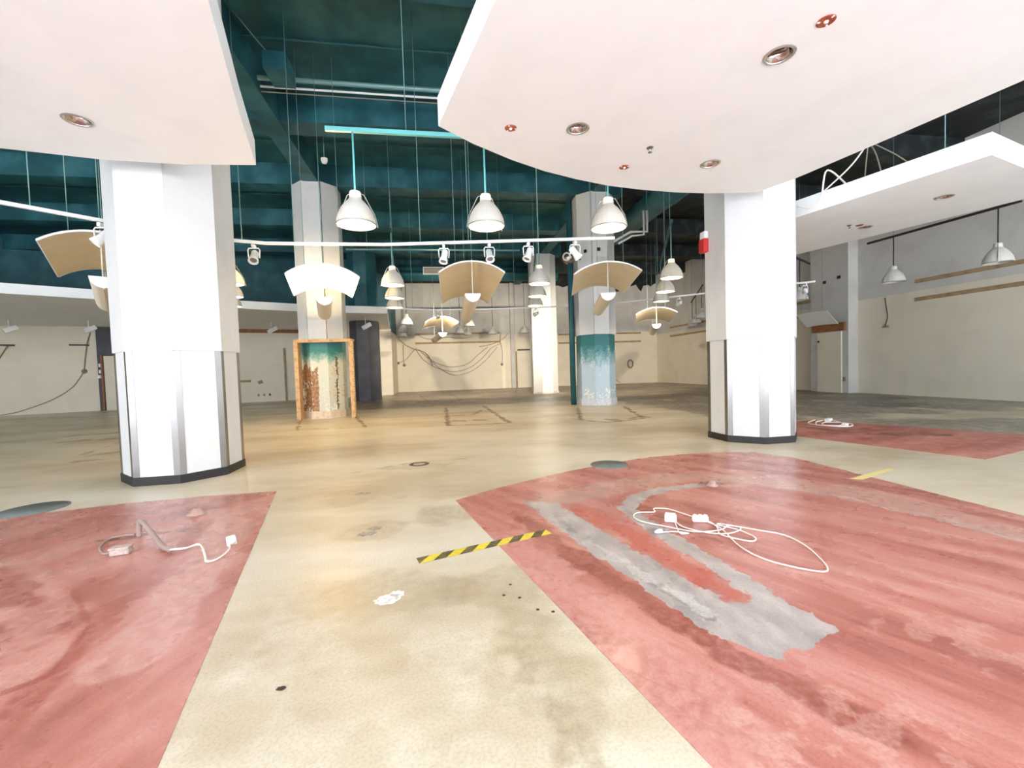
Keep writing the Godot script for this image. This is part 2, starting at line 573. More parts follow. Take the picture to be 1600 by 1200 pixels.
	# pale scuffed margin along the aisle
	r.stroke(V2([0.42, -3.4, 0.62, -2.77, 0.8, -2.1, 0.95, -1.4, 1.05, -0.8]), 0.55, rgb(208, 148, 136), 0.9, 0.16, 0.12, 2.0)
	r.stroke(V2([0.7, -3.9, 0.95, -3.0, 1.15, -2.3, 1.3, -1.8, 1.6, -1.3]), 0.2, rgb(148, 80, 66), 0.85, 0.25, 0.2, 2.5)
	for a in [[1.5, -1.4, 1.7, -0.8, 0.3], [1.1, -1.5, 1.2, -1.1, 0.16], [2.4, -1.8, 2.7, -1.2, 0.3]]:
		r.stroke(V2([a[0], a[1], a[2], a[3]]), a[4], rgb(216, 172, 154), 0.5, 0.9, 0.3, 6.0)
	# pale band that follows the rounded end
	r.stroke(V2([1.2, -4.35, 1.85, -4.68, 2.5, -4.85, 3.3, -4.75, 3.92, -4.2, 4.2, -3.6, 4.3, -3.1, 4.36, -2.5, 4.4, -1.4]), 0.5, rgb(200, 158, 144), 0.9, 0.22, 0.2, 2.0)
	r.stroke(V2([2.9, -4.45, 3.5, -4.28, 3.8, -3.95, 4.05, -3.3, 4.18, -2.85, 4.25, -2.4, 4.3, -1.5]), 0.13, rgb(202, 176, 160), 0.8, 0.4, 0.2, 3.0)
	r.stroke(V2([3.7, -5.1, 4.2, -4.6, 4.5, -4.0, 4.62, -3.2, 4.66, -2.2]), 0.12, rgb(158, 92, 78), 0.7, 0.2, 0.2, 2.0)
	# bare screed where a fitting was torn out: a U with a red core
	var gr := rgb(178, 166, 156)
	r.patch(V2([0.79, -4.45, 0.88, -3.94, 0.94, -3.6, 1.07, -3.0, 1.17, -2.62, 1.24, -2.27, 1.30, -2.02, 1.40, -1.86, 1.50, -1.75, 1.73, -1.81, 1.97, -1.88, 1.93, -2.08, 1.91, -2.58, 1.88, -2.9, 1.84, -3.19, 1.8, -3.54, 1.8, -3.86, 2.06, -4.19, 2.45, -4.35, 3.06, -4.42, 2.9, -4.55, 2.3, -4.48, 1.9, -4.3, 1.66, -3.95, 1.64, -3.5, 1.68, -3.1, 1.72, -2.8, 1.74, -2.5, 1.75, -2.3, 1.68, -2.2, 1.6, -2.25, 1.5, -2.55, 1.4, -2.95, 1.3, -3.4, 1.2, -3.85, 1.12, -4.25]), rgb(160, 152, 146), rgb(198, 186, 176), 0.95, 0.05)
	r.stroke(V2([1.02, -3.7, 1.15, -3.0, 1.3, -2.4, 1.42, -2.05]), 0.05, rgb(138, 128, 122), 0.8, 0.8, 0.3, 6.0)
	r.stroke(V2([1.08, -3.4, 1.24, -2.75, 1.4, -2.2]), 0.09, rgb(210, 204, 196), 0.85, 0.8, 0.3, 6.0)
	r.stroke(V2([1.3, -4.0, 1.45, -3.4, 1.55, -2.9, 1.63, -2.5, 1.7, -2.3]), 0.2, rgb(190, 98, 80), 0.95, 0.35, 0.15, 4.0)
	r.stroke(V2([0.95, -4.3, 1.3, -4.45, 1.7, -4.5]), 0.3, rgb(170, 132, 118), 0.6, 0.6, 0.3, 3.0)
	r.blotch(Vector2(2.98, -4.46), Vector2(0.16, 0.12), rgb(120, 84, 72), 0.7, 0.5, 4.0)
	var red_m := floor_material(r.texture(), 0.36, 0.5)
	part("red_coating", prism(edge_r, -0.01, 0.003, ra), red_m, fl).set_meta("label", "worn red floor coating with a torn grey horseshoe")

	var edge_l := PackedVector2Array(V2([-2.022, -5.576, -2.8, -5.6, -3.59, -5.52, -4.66, -5.30, -5.6, -4.95, -6.5, -4.4, -7.3, -3.7, -6.0, 2.4, -0.05, 2.4]))
	var la := Rect2(-5.2, -5.8, 4.3, 4.6)
	var l := Canvas.new(la, 170.0, 13)
	l.coat(rgb(162, 98, 86), rgb(190, 124, 110), rgb(208, 154, 141), Vector2(-0.33, 0.94).normalized(), 3.5, 1.2, 23)
	l.stroke(V2([-2.02, -4.4, -1.78, -3.4, -1.66, -2.8, -1.6, -2.4]), 0.42, rgb(208, 158, 146), 0.85, 0.14, 0.12, 1.6)
	l.stroke(V2([-2.3, -4.6, -2.1, -3.5, -1.98, -2.8, -1.86, -2.2, -1.7, -1.6]), 0.16, rgb(164, 90, 76), 0.75, 0.2, 0.3, 2.0)
	l.stroke(V2([-2.9, -3.4, -2.4, -2.9, -2.15, -2.45]), 0.4, rgb(214, 160, 146), 0.75, 0.3, 0.2, 1.8)
	l.stroke(V2([-2.5, -3.3, -2.05, -2.8, -1.9, -2.35, -2.1, -2.2]), 0.05, rgb(158, 84, 72), 0.7, 0.3, 0.3, 3.0)
	l.stroke(V2([-4.6, -4.9, -3.4, -5.0, -2.4, -5.05]), 0.14, rgb(160, 92, 78), 0.7, 0.5, 0.3, 2.0)
	l.stroke(V2([-3.5, -4.0, -3.1, -3.6]), 0.25, rgb(196, 150, 136), 0.6, 0.6, 0.3, 2.4)
	l.stroke(V2([-2.55, -4.85, -2.3, -4.4, -2.2, -4.0]), 0.1, rgb(150, 92, 78), 0.6, 0.7, 0.3, 3.0)
	l.stroke(V2([-3.0, -4.25, -2.7, -4.33, -2.3, -4.4]), 0.09, rgb(112, 68, 56), 0.8, 0.6, 0.3, 5.0)
	l.stroke(V2([-3.3, -3.75, -2.95, -3.4, -2.7, -3.2]), 0.3, rgb(156, 88, 75), 0.8, 0.35, 0.25, 2.0)
	l.stroke(V2([-2.75, -4.9, -2.45, -4.86]), 0.07, rgb(112, 68, 56), 0.75, 0.6, 0.3, 5.0)
	var red_l := floor_material(l.texture(), 0.34, 0.5)
	part("red_coating", prism(edge_l, -0.01, 0.003, la), red_l, fl).set_meta("label", "red floor coating left of the aisle")

	var t := Canvas.new(Rect2(6.0, -9.2, 5.0, 5.0), 60.0, 14)
	t.coat(rgb(160, 92, 79), rgb(191, 120, 106), rgb(210, 152, 138), Vector2(0.96, -0.27), 4.0, 0.9, 24)
	t.stroke(V2([7.3, -7.6, 7.6, -6.6, 8.6, -6.2]), 0.25, rgb(96, 60, 50), 0.7, 0.6, 0.3, 1.6)
	var red_t := floor_material(t.texture(), 0.6, 0.4)
	part("red_coating", prism(PackedVector2Array(V2([7.03, -4.57, 7.97, -4.80, 9.9, -5.35, 9.0, -7.2, 8.3, -8.6, 5.95, -8.0, 6.29, -6.95])), -0.01, 0.003, Rect2(6.0, -9.2, 5.0, 5.0)), red_t, fl).set_meta("label", "dull red floor coating beyond the right column")

	# round grey inserts, filler patches and a floor drain
	var ins := mottled(rgb(104, 112, 106), 0.08, 1.5, 0.5, 51)
	part("grey_disc", lathe([Vector2(0, -0.01), Vector2(0.26, -0.01), Vector2(0.26, 0.004), Vector2(0, 0.004)], 40), ins, fl, Vector3(2.285, 0, -5.74))
	part("grey_disc", lathe([Vector2(0, -0.01), Vector2(0.3, -0.01), Vector2(0.3, 0.004), Vector2(0, 0.004)], 40), ins, fl, Vector3(-4.54, 0, -5.56))
	var filler := mottled(rgb(236, 230, 218), 0.14, 6.0, 0.8, 52)
	var grout := mottled(rgb(170, 156, 134), 0.25, 8.0, 0.8, 53)
	for a in [[-0.381, -2.707, 0.075, 0.055, 0], [-0.33, -2.76, 0.05, 0.04, 0], [-0.69, -3.86, 0.08, 0.06, 1], [-0.64, -3.98, 0.07, 0.055, 1], [-0.948, -5.168, 0.09, 0.07, 1]]:
		part("filler_patch", ragged_disc(a[2], a[3], int(a[0] * -1000)), filler if a[4] == 0 else grout, fl, Vector3(a[0], 0, a[1]))
	part("floor_drain", lathe([Vector2(0, 0.001), Vector2(0.1, 0.001), Vector2(0.1, 0.006), Vector2(0.13, 0.006), Vector2(0.15, 0.0)], 28), plain(rgb(84, 70, 58), 0.6, 0.3), fl, Vector3(-0.381, 0, -6.62))
	part("drain_cover", lathe([Vector2(0, -0.002), Vector2(0.092, -0.002), Vector2(0.092, 0.005), Vector2(0, 0.005)], 28), grout, fl, Vector3(-0.381, 0, -6.62))
	var hole := plain(rgb(70, 58, 46), 0.9)
	for p in [[0.33, -2.6], [0.42, -2.55], [0.5, -2.4], [0.58, -2.36], [0.39, -2.72]]:
		part("fixing_stub", lathe([Vector2(0, 0.004), Vector2(0.008, 0.003), Vector2(0.011, 0.0)], 8), hole, fl, Vector3(p[0], 0, p[1]))
	part("adhesive_crumb", ragged_disc(0.02, 0.012, 5), hole, fl, Vector3(-0.76, 0, -2.03))
	# stub of a torn-out conduit in the horseshoe and in the left field
	var stub := mottled(rgb(186, 148, 136), 0.2, 6.0, 0.8, 54)
	part("conduit_stub", lathe([Vector2(0.07, 0), Vector2(0.04, 0.025), Vector2(0.03, 0.06), Vector2(0.018, 0.055), Vector2(0, 0.03)], 12), stub, fl, Vector3(2.98, 0, -4.42))
	part("conduit_stub", lathe([Vector2(0.1, 0), Vector2(0.06, 0.03), Vector2(0.03, 0.06), Vector2(0, 0.05)], 10), stub, fl, Vector3(-2.55, 0, -4.89))

func ragged_disc(rx: float, rz: float, seed_no: int) -> ArrayMesh:
	var rng := RandomNumberGenerator.new()
	rng.seed = seed_no
	var p := PackedVector2Array()
	for k in 22:
		var a := TAU * k / 22
		var q := rng.randf_range(0.8, 1.12)
		p.append(Vector2(cos(a) * rx * q, sin(a) * rz * q))
	return prism(p, -0.005, 0.004)

const BEAMS := [-3.1, -7.06, -11.42, -15.02, -19.0, -22.99, -26.9]

func ceiling_at(p: Vector3) -> float:  # underside of slab, beam or girder over a point
	for x in COL_X:
		if absf(p.x - x) < 0.26:
			return BEAM_Y - 0.042
	for z in BEAMS:
		if absf(p.z - z) < 0.35:
			return BEAM_Y - 0.002
	return SLAB_Y - 0.002

func build_ceiling() -> void:
	var c := struct("ceiling")
	var split := 6.6
	part("slab", prism(PackedVector2Array([Vector2(LEFT_X, FRONT_Z), Vector2(split, FRONT_Z), Vector2(split, BACK_Z), Vector2(LEFT_X, BACK_Z)]), SLAB_Y, SLAB_Y + 0.3), mats.teal, c)
	part("slab", prism(PackedVector2Array([Vector2(split, FRONT_Z), Vector2(RIGHT_X, FRONT_Z), Vector2(RIGHT_X, BACK_Z), Vector2(split, BACK_Z)]), SLAB_Y, SLAB_Y + 0.3), mats.black_paint_and_shade, c)  # right bay slab: shade put into the colour, not a second paint
	for z in BEAMS:
		part("beam", box(Vector3(split - LEFT_X, SLAB_Y - BEAM_Y, 0.64)), mats.teal, c, Vector3((split + LEFT_X) / 2, (SLAB_Y + BEAM_Y) / 2, z))
		part("beam", box(Vector3(RIGHT_X - split, SLAB_Y - BEAM_Y, 0.64)), mats.black_paint_and_shade, c, Vector3((split + RIGHT_X) / 2, (SLAB_Y + BEAM_Y) / 2, z))  # beam length in the dim right bay, its shade painted in as near-black
	for x in COL_X:
		part("girder", box(Vector3(0.46, SLAB_Y - BEAM_Y + 0.04, FRONT_Z - BACK_Z)), mats.teal, c, Vector3(x, (SLAB_Y + BEAM_Y) / 2 - 0.02, (FRONT_Z + BACK_Z) / 2))
	for z in [-9.3, -13.2, -17.1, -21.0]:
		part("conduit", tube([Vector3(LEFT_X, SLAB_Y - 0.05, z), Vector3(split, SLAB_Y - 0.05, z)], 0.022), mats.teal, c)

func build_walls() -> void:
	var r := struct("wall_right")
	slab_between(r, "lower_wall", Vector2(RIGHT_X, FRONT_Z), Vector2(RIGHT_X, BACK_Z), -0.3, 0.0, 3.6, mats.cream)
	slab_between(r, "upper_wall", Vector2(RIGHT_X, FRONT_Z), Vector2(RIGHT_X, BACK_Z), -0.3, 3.6, SLAB_Y, mats.grey_wall)
	for y in [3.93, 3.32]:
		part("batten", box(Vector3(0.05, 0.12, 8.0)), mats.batten, r, Vector3(RIGHT_X - 0.025, y, -8.5))
		part("batten", box(Vector3(0.05, 0.12, 4.6)), mats.batten, r, Vector3(RIGHT_X - 0.025, y, -18.9))
		part("batten", box(Vector3(0.05, 0.12, 6.0)), mats.batten, r, Vector3(RIGHT_X - 0.025, y, -25.6))
	part("pier", box(Vector3(0.45, SLAB_Y, 1.75)), mats.grey_wall, r, Vector3(RIGHT_X - 0.225, SLAB_Y / 2, -15.45))
	for p in [[-15.6, 4.52], [-14.95, 4.6]]:
		part("cable_box", box(Vector3(0.06, 0.12, 0.12)), mats.black, r, Vector3(RIGHT_X - 0.48, p[1], p[0]))
	part("socket_plate", box(Vector3(0.03, 0.18, 0.1)), mats.cable_grey, r, Vector3(RIGHT_X - 0.465, 0.55, -14.75))

	var b := struct("wall_back")
	slab_between(b, "lower_wall", Vector2(RIGHT_X, BACK_Z), Vector2(-2.95, BACK_Z), -0.3, 0.0, 3.85, mats.cream)
	slab_between(b, "upper_wall", Vector2(RIGHT_X, BACK_Z), Vector2(-2.95, BACK_Z), -0.3, 3.85, 7.45, mats.grey_wall)
	slab_between(b, "top_band", Vector2(RIGHT_X, BACK_Z), Vector2(-2.95, BACK_Z), -0.3, 7.45, SLAB_Y, mats.black_paint_and_shade)
	var rng := RandomNumberGenerator.new()
	rng.seed = 77
	var torn := PackedVector2Array([Vector2(RIGHT_X, 0.02), Vector2(7.2, 0.02)])  # ragged lower edge of the black paint
	for k in 46:
		torn.append(Vector2(7.2 + k * 0.195, -0.02 - rng.randf_range(0.0, 0.28) - (0.35 if k % 9 in [3, 4] else 0.0)))
	for k in torn.size():
		torn[k].y = -torn[k].y
	part("ragged_paint_edge", prism(torn, -0.001, 0.012), mats.black_paint_and_shade, b, Vector3(0, 7.45, BACK_Z + 0.002), Vector3(PI / 2, 0, 0))
	for y in [3.95, 3.32]:
		part("batten", box(Vector3(5.9, 0.12, 0.05)), mats.batten, b, Vector3(1.25, y, BACK_Z + 0.025))
		part("batten", box(Vector3(6.4, 0.12, 0.05)), mats.batten, b, Vector3(11.7, y - 0.2, BACK_Z + 0.025))
	part("wall_post", box(Vector3(0.28, 7.45, 0.2)), mats.grey_wall, b, Vector3(5.1, 3.72, BACK_Z + 0.1))
	for k in 9:
		part("sheet_joint", box(Vector3(0.05, 3.3, 0.03)), mats.grey_wall, b, Vector3(-1.9 + k * 1.35 + (0.5 if k > 4 else 0.0), 5.6, BACK_Z + 0.015))

	var s := struct("wall_side")
	slab_between(s, "lower_wall", Vector2(-2.95, BACK_Z), Vector2(-2.95, -27.42), -0.3, 0.0, 3.9, mats.cream)
	slab_between(s, "upper_wall", Vector2(-2.95, BACK_Z), Vector2(-2.95, -27.42), -0.3, 3.9, SLAB_Y, mats.teal)

	var l := struct("wall_left")
	slab_between(l, "lower_wall", WALL_L[1], WALL_L[0], -0.3, 0.0, 4.05, mats.cream)
	slab_between(l, "upper_wall", WALL_L[1], WALL_L[0], -0.3, 4.05, SLAB_Y, mats.teal)
	slab_between(l, "end_wall", Vector2(LEFT_X, WALL_L[0].y), Vector2(LEFT_X, FRONT_Z), -0.3, 0.0, SLAB_Y, mats.cream)

	# shop front behind the viewer: posts and rails with open lights between them
	var f := struct("wall_front")
	var w := RIGHT_X - LEFT_X
	var mid := (RIGHT_X + LEFT_X) / 2
	part("sill", box(Vector3(w, 0.3, 0.25)), mats.grey_wall, f, Vector3(mid, 0.15, FRONT_Z))
	part("lintel", box(Vector3(w, 1.15, 0.25)), mats.grey_wall, f, Vector3(mid, SLAB_Y - 0.575, FRONT_Z))
	part("transom", box(Vector3(w, 0.18, 0.16)), mats.dark_metal, f, Vector3(mid, 3.9, FRONT_Z))
	for k in 15:
		part("mullion", box(Vector3(0.14, 6.6, 0.2)), mats.dark_metal, f, Vector3(LEFT_X + 0.07 + k * (w - 0.14) / 14.0, 0.3 + 3.3, FRONT_Z))
	part("pavement", prism(PackedVector2Array(V2([-70, FRONT_Z + 0.2, 64, FRONT_Z + 0.2, 64, 40, -70, 40])), -0.4, -0.05), mats.pavement, f)

# ---------------------------------------------------------------- columns
func painted_column(parent: Node, a: float, y0: float, y1: float, rust: bool, seed_no: int) -> void:
	# old spray-painted shaft: teal band over pale blue, flaking to white and bare concrete
	var w := 512
	var h := 256
	var n := noise(FastNoiseLite.TYPE_SIMPLEX_SMOOTH, 0.02, seed_no, 5)
	var fine := noise(FastNoiseLite.TYPE_SIMPLEX_SMOOTH, 0.09, seed_no + 1, 3)
	var img := Image.create(w, h, false, Image.FORMAT_RGB8)
	var teal := rgb(40, 112, 116)
	var pale := rgb(186, 206, 220) if not rust else rgb(206, 208, 190)
	var white := rgb(236, 236, 234)
	var bare := rgb(122, 86, 58) if rust else rgb(196, 204, 212)
	for j in h:
		for i in w:
			var v := float(j) / h
			var t := n.get_noise_2d(i, j * 0.7)
			var g := fine.get_noise_2d(i, j)
			var c := teal if v < 0.13 + 0.05 * t else teal.lerp(pale, clampf((v - 0.13) * (3.2 if not rust else 7.0) + t * 0.5 + g * 0.25, 0.0, 1.0))
			if rust:
				var face := int(float(i) / w * 8.0)
				var on := float(i) / w * 8.0 - face
				if v > 0.34 + 0.12 * t and (face in [7, 6] or (face == 0 and on < 0.4 + 0.1 * g)) and t + 0.4 * g < 0.35:
					c = bare.lerp(rgb(168, 132, 98), clampf(0.5 + g * 1.5, 0.0, 1.0))
				if v > 0.2 and face == 1 and absf(on - 0.55 - 0.1 * t) < 0.06 + 0.12 * g:
					c = rgb(92, 74, 58)
				if v > 0.3 and face in [1, 2] and t + g > 0.42:
					c = rgb(190, 160, 124)
			if v > 0.2 and t * 0.7 + g * 0.7 > 0.55 - 0.3 * smoothstep(0.72, 0.8, v):
				c = white
			img.set_pixel(i, j, c)
	var m := plain(Color.WHITE, 0.5)
	m.albedo_texture = ImageTexture.create_from_image(img)
	var st := begin()
	var o := octagon(a)
	for k in 8:
		var p := o[k]
		var q := o[(k + 1) % 8]
		var u0 := k / 8.0
		var u1 := (k + 1) / 8.0
		for e in [[p, y0, u0, 1.0], [p, y1, u0, 0.0], [q, y1, u1, 0.0], [p, y0, u0, 1.0], [q, y1, u1, 0.0], [q, y0, u1, 1.0]]:
			st.set_uv(Vector2(e[2], e[3]))
			st.add_vertex(Vector3(e[0].x, e[1], e[0].y))
	part("painted_shaft", done(st), m, parent)
	part("plinth", prism(octagon(a + 0.035), 0.0, 0.24), mottled(rgb(214, 218, 224) if not rust else rgb(216, 200, 172), 0.1, 3.0, 0.6, seed_no + 7), parent)

func build_columns() -> void:
	for k in 2:
		var c := thing("octagonal_column", ["white octagonal column with metal corner strips, standing left of the aisle", "white octagonal column with metal corner strips and red alarm, right of the aisle"][k], "column", Vector3(COL_X[k], 0, COL_Z[0]))
		part("core", prism(octagon(APOTHEM - 0.06), 0.0, BEAM_Y - 0.02), mats.core, c)
		facets(c, "lower_panel", APOTHEM - 0.012, 0.05, 0.11, 1.8, mats.column, 0.001)
		facets(c, "upper_panel", APOTHEM + 0.008, 0.055, 1.78, BEAM_Y - 0.02, mats.column, 0.001)
		part("baseboard", prism(octagon(APOTHEM + 0.002), 0.0, 0.115), mats.black, c)
		# folded metal angle on every corner
		var b := APOTHEM * (sqrt(2.0) - 1.0)
		var leg := 0.075
		var tip := Vector2(0, 0)
		var d1 := Vector2(-1, 0)
		var d2 := Vector2(1, 0).rotated(-PI / 4)
		var n1 := Vector2(0, 1) * 0.006
		var n2 := Vector2(sin(PI / 4), cos(PI / 4)) * 0.006
		var strip := prism(PackedVector2Array([tip + d1 * leg, tip, tip + d2 * leg, tip + d2 * leg + n2, tip + (n1 + n2) * 0.55, tip + d1 * leg + n1]), 0.115, 1.775)
		var bb := (APOTHEM - 0.012) * (sqrt(2.0) - 1.0)
		for i in 8:
			var at := Vector3(bb, 0, APOTHEM - 0.012).rotated(Vector3.UP, i * PI / 4)
			part("corner_strip", strip, mats.steel, c, at, Vector3(0, i * PI / 4, 0))
	var c2 := thing("octagonal_column", "column with flaking teal and brown paint inside a wooden frame", "column", Vector3(COL_X[0], 0, COL_Z[1]))
	part("core", prism(octagon(APOTHEM - 0.09), 0.0, BEAM_Y - 0.02), mats.core, c2)
	painted_column(c2, APOTHEM - 0.05, 0.0, 2.45, true, 61)
	facets(c2, "upper_panel", APOTHEM, 0.05, 2.46, BEAM_Y - 0.02, mats.column, 0.012)
	var c4 := thing("octagonal_column", "column with bare teal to pale blue lower part beside a dark pipe", "column", Vector3(COL_X[1], 0, COL_Z[1]))
	part("core", prism(octagon(APOTHEM - 0.09), 0.0, BEAM_Y - 0.02), mats.core, c4)
	painted_column(c4, APOTHEM - 0.05, 0.0, 2.48, false, 65)
	facets(c4, "upper_panel", APOTHEM, 0.05, 2.49, BEAM_Y - 0.02, mats.column, 0.006)
	var c5 := thing("octagonal_column", "plain white column farthest back before the rear wall", "column", Vector3(COL_X[1], 0, COL_Z[2]))
	part("core", prism(octagon(APOTHEM - 0.06), 0.0, BEAM_Y - 0.02), mats.core, c5)
	facets(c5, "panel", APOTHEM, 0.05, 0.1, BEAM_Y - 0.02, mats.column, 0.003)
	part("plinth", prism(octagon(APOTHEM + 0.03), 0.0, 0.1), mats.grey_wall, c5)
	var c3 := thing("octagonal_column", "dark charcoal column under the low left soffit", "column", Vector3(COL_X[0], 0, COL_Z[2]))
	part("core", prism(octagon(APOTHEM - 0.04), 0.0, BEAM_Y - 0.02), mats.core, c3)
	facets(c3, "dark_panel", APOTHEM, 0.04, 0.0, SOFFIT_Y - 0.005, mats.navy, 0.002)
	facets(c3, "teal_panel", APOTHEM, 0.04, SOFFIT_Y + SOFFIT_T + 0.01, BEAM_Y - 0.02, mats.teal, 0.002)
	# wooden frame around the flaking column
	var fr := thing("wooden_frame", "raw wooden box frame standing round the flaking column", "frame", Vector3(COL_X[0], 0, COL_Z[1] + 0.5))
	for sx in [-1, 1]:
		part("side_board", box(Vector3(0.05, 2.44, 0.42)), mats.wood, fr, Vector3(sx * 0.8 + 0.19, 1.22, 0.1))
		part("front_stile", box(Vector3(0.11, 2.44, 0.03)), mats.wood, fr, Vector3(sx * 0.8 + 0.19, 1.22, 0.325))
		for k in 30:
			part("edge_tooth", box(Vector3(0.022, 0.045, 0.05)), mats.tooth, fr, Vector3(sx * 0.862 + 0.19, 0.06 + k * 0.08, 0.31))
	part("top_board", box(Vector3(1.7, 0.05, 0.42)), mats.wood, fr, Vector3(0.19, 2.465, 0.1))
	part("top_rail", box(Vector3(1.7, 0.1, 0.03)), mats.wood, fr, Vector3(0.19, 2.44, 0.325))
	# drain pipe at the teal column
	var p := part("drain_pipe", lathe([Vector2(0, 0), Vector2(0.1, 0), Vector2(0.1, BEAM_Y - 0.05), Vector2(0, BEAM_Y - 0.05)], 16), mats.teal, self, Vector3(4.74, 0, -15.2))
	tag(p, "dark teal vertical pipe beside the blue painted column", "pipe")

# ---------------------------------------------------------------- drop soffits and what is set into them
func soffit(called: String, label: String, poly: Array, holes: Array) -> void:
	var o := CSGMesh3D.new()
	o.name = numbered(called)
	o.mesh = prism(PackedVector2Array(V2(poly)), SOFFIT_Y, SOFFIT_Y + SOFFIT_T)
	o.material = mats.soffit
	add_child(o)
	tag(o, label, "soffit")
	for p in holes:
		var h := CSGCylinder3D.new()
		h.name = "recess"
		h.operation = CSGShape3D.OPERATION_SUBTRACTION
		h.radius = 0.108
		h.height = 0.4
		h.sides = 32
		h.material = mats.soffit
		h.position = Vector3(p[0], SOFFIT_Y, p[1])
		o.add_child(h, true)

func downlight(at: Array, label: String) -> void:
	var d := thing("recessed_downlight", label, "downlight", Vector3(at[0], SOFFIT_Y, at[1]), 0.0, "recessed downlights in the soffits")
	if not shared.has("dl_ring"):
		shared.dl_ring = lathe([Vector2(0.1, 0.003), Vector2(0.1, -0.005), Vector2(0.106, -0.009), Vector2(0.122, -0.007), Vector2(0.126, -0.002)], 36)
		shared.dl_cup = lathe([Vector2(0.03, 0.185), Vector2(0.075, 0.175), Vector2(0.092, 0.11), Vector2(0.1, 0.0), Vector2(0.104, 0.0), Vector2(0.096, 0.11), Vector2(0.078, 0.18), Vector2(0.03, 0.19)], 14)
		shared.dl_lamp = lathe([Vector2(0, 0.12), Vector2(0.014, 0.124), Vector2(0.02, 0.145), Vector2(0.02, 0.184), Vector2(0.0, 0.184)], 14)
	part("trim_ring", shared.dl_ring, mats.alu, d)
	part("reflector_cup", shared.dl_cup, mats.chrome, d)
	part("lamp", shared.dl_lamp, mats.bulb_off, d)

func build_soffits() -> void:
	soffit("drop_soffit", "large white drop soffit with rounded end above the right red floor", [0.067, -4.744, 0.466, -5.073, 0.971, -5.409, 1.45, -5.67, 1.95, -5.871, 2.5, -6.04, 3.032, -6.13, 3.6, -6.18, 4.098, -6.18, 4.55, -6.14, 4.93, -6.06, 5.128, -5.588, 5.403, -4.387, 5.61, -3.373, 6.85, 2.2, 1.8, 2.2],
		[[1.575, -4.635], [2.95, -3.355], [3.59, -5.26]])
	soffit("drop_soffit", "white drop soffit above the left red floor, one downlight", [-2.156, -5.839, -3.0, -5.9, -3.827, -5.86, -4.694, -5.68, -5.6, -5.35, -6.6, -4.8, -7.6, -4.0, -6.1, 2.2, -0.15, 2.2, -1.489, -3.353, -1.879, -4.755], [[-3.47, -5.01]])
	soffit("drop_soffit", "white drop soffit strip beyond the right column", [7.246, -4.669, 10.06, -5.45, 8.70, -10.0, 5.98, -9.2, 6.529, -7.079], [[8.31, -5.98], [8.5, -7.49]])
	# low ceiling of the left wing
	var edge := [-15.5, -12.2, -13.9, -13.3, -12.305, -14.556, -10.552, -15.743, -9.1, -16.85, -7.57, -17.9, -5.363, -19.02, -3.8, -19.5, -2.272, -19.9, -3.0, -27.3, -21.8, -21.7, -21.8, -12.2]
	soffit("low_ceiling", "long low white ceiling with curved edge over the left wing", edge, [])
	downlight([1.575, -4.635], "recessed chrome downlight nearest the soffit's sharp corner")
	downlight([2.95, -3.355], "largest recessed chrome downlight, beside a rusty red disc")
	downlight([3.59, -5.26], "recessed chrome downlight in front of the right white column")
	downlight([-3.47, -5.01], "recessed chrome downlight in the left drop soffit")
	downlight([8.31, -5.98], "recessed downlight in the outer part of the right soffit strip")
	downlight([8.5, -7.49], "recessed downlight beside the sprinkler on the right soffit strip")
	var names := ["rusty red ceiling disc near the sharp soffit corner", "rusty red ceiling disc nearest the viewer", "rusty red ceiling disc near the rounded soffit edge"]
	var spots := [[0.84, -4.70], [3.03, -2.98], [2.48, -5.46]]
	for k in 3:
		var d := thing("ceiling_disc", names[k], "cover disc", Vector3(spots[k][0], SOFFIT_Y, spots[k][1]), k * 0.7, "rusty red discs under the soffit")
		part("plate", lathe([Vector2(0, -0.006), Vector2(0.05, -0.006), Vector2(0.066, -0.003), Vector2(0.066, 0.0)], 20), mats.copper_red, d)
		part("boss", lathe([Vector2(0, -0.02), Vector2(0.014, -0.018), Vector2(0.018, -0.004)], 10), mats.cable_white, d)
		for i in 3:
			part("paint_chip", box(Vector3(0.022, 0.006, 0.014)), mats.soffit, d, Vector3(0.052, -0.006, 0).rotated(Vector3.UP, i * 2.1), Vector3(0, i * 2.1, 0))
	for a in [[2.58, -4.95, "small sprinkler head under the large right soffit"], [8.04, -7.41, "small sprinkler head under the right soffit strip"]]:
		var h := thing("sprinkler_head", a[2], "sprinkler", Vector3(a[0], SOFFIT_Y, a[1]))
		part("escutcheon", lathe([Vector2(0.012, -0.016), Vector2(0.03, -0.012), Vector2(0.042, 0.0)], 18), mats.steel, h)
		part("stem", lathe([Vector2(0, -0.05), Vector2(0.008, -0.05), Vector2(0.012, -0.01)], 10), mats.steel, h)
		part("deflector", lathe([Vector2(0, -0.056), Vector2(0.024, -0.056), Vector2(0.024, -0.05), Vector2(0, -0.05)], 12), mats.steel, h)
	var cd := part("ceiling_disc", lathe([Vector2(0, -0.008), Vector2(0.055, -0.008), Vector2(0.066, 0.0)], 20), mats.copper_red, self, Vector3(8.25, SOFFIT_Y, -7.39))
	tag(cd, "small brown ceiling disc between sprinkler and downlight, right soffit strip", "cover disc")
	# wires that hold the soffits
	for a in [[8.35, -6.0, "thin wire holding the right soffit strip"], [6.7, -7.6, "thin wire behind the right column holding the soffit strip"]]:
		tag(part("hanger_wire", tube([Vector3(a[0], SOFFIT_Y + SOFFIT_T, a[1]), Vector3(a[0], ceiling_at(Vector3(a[0], 0, a[1])), a[1])], 0.008), mats.wire, self), a[2], "wire")

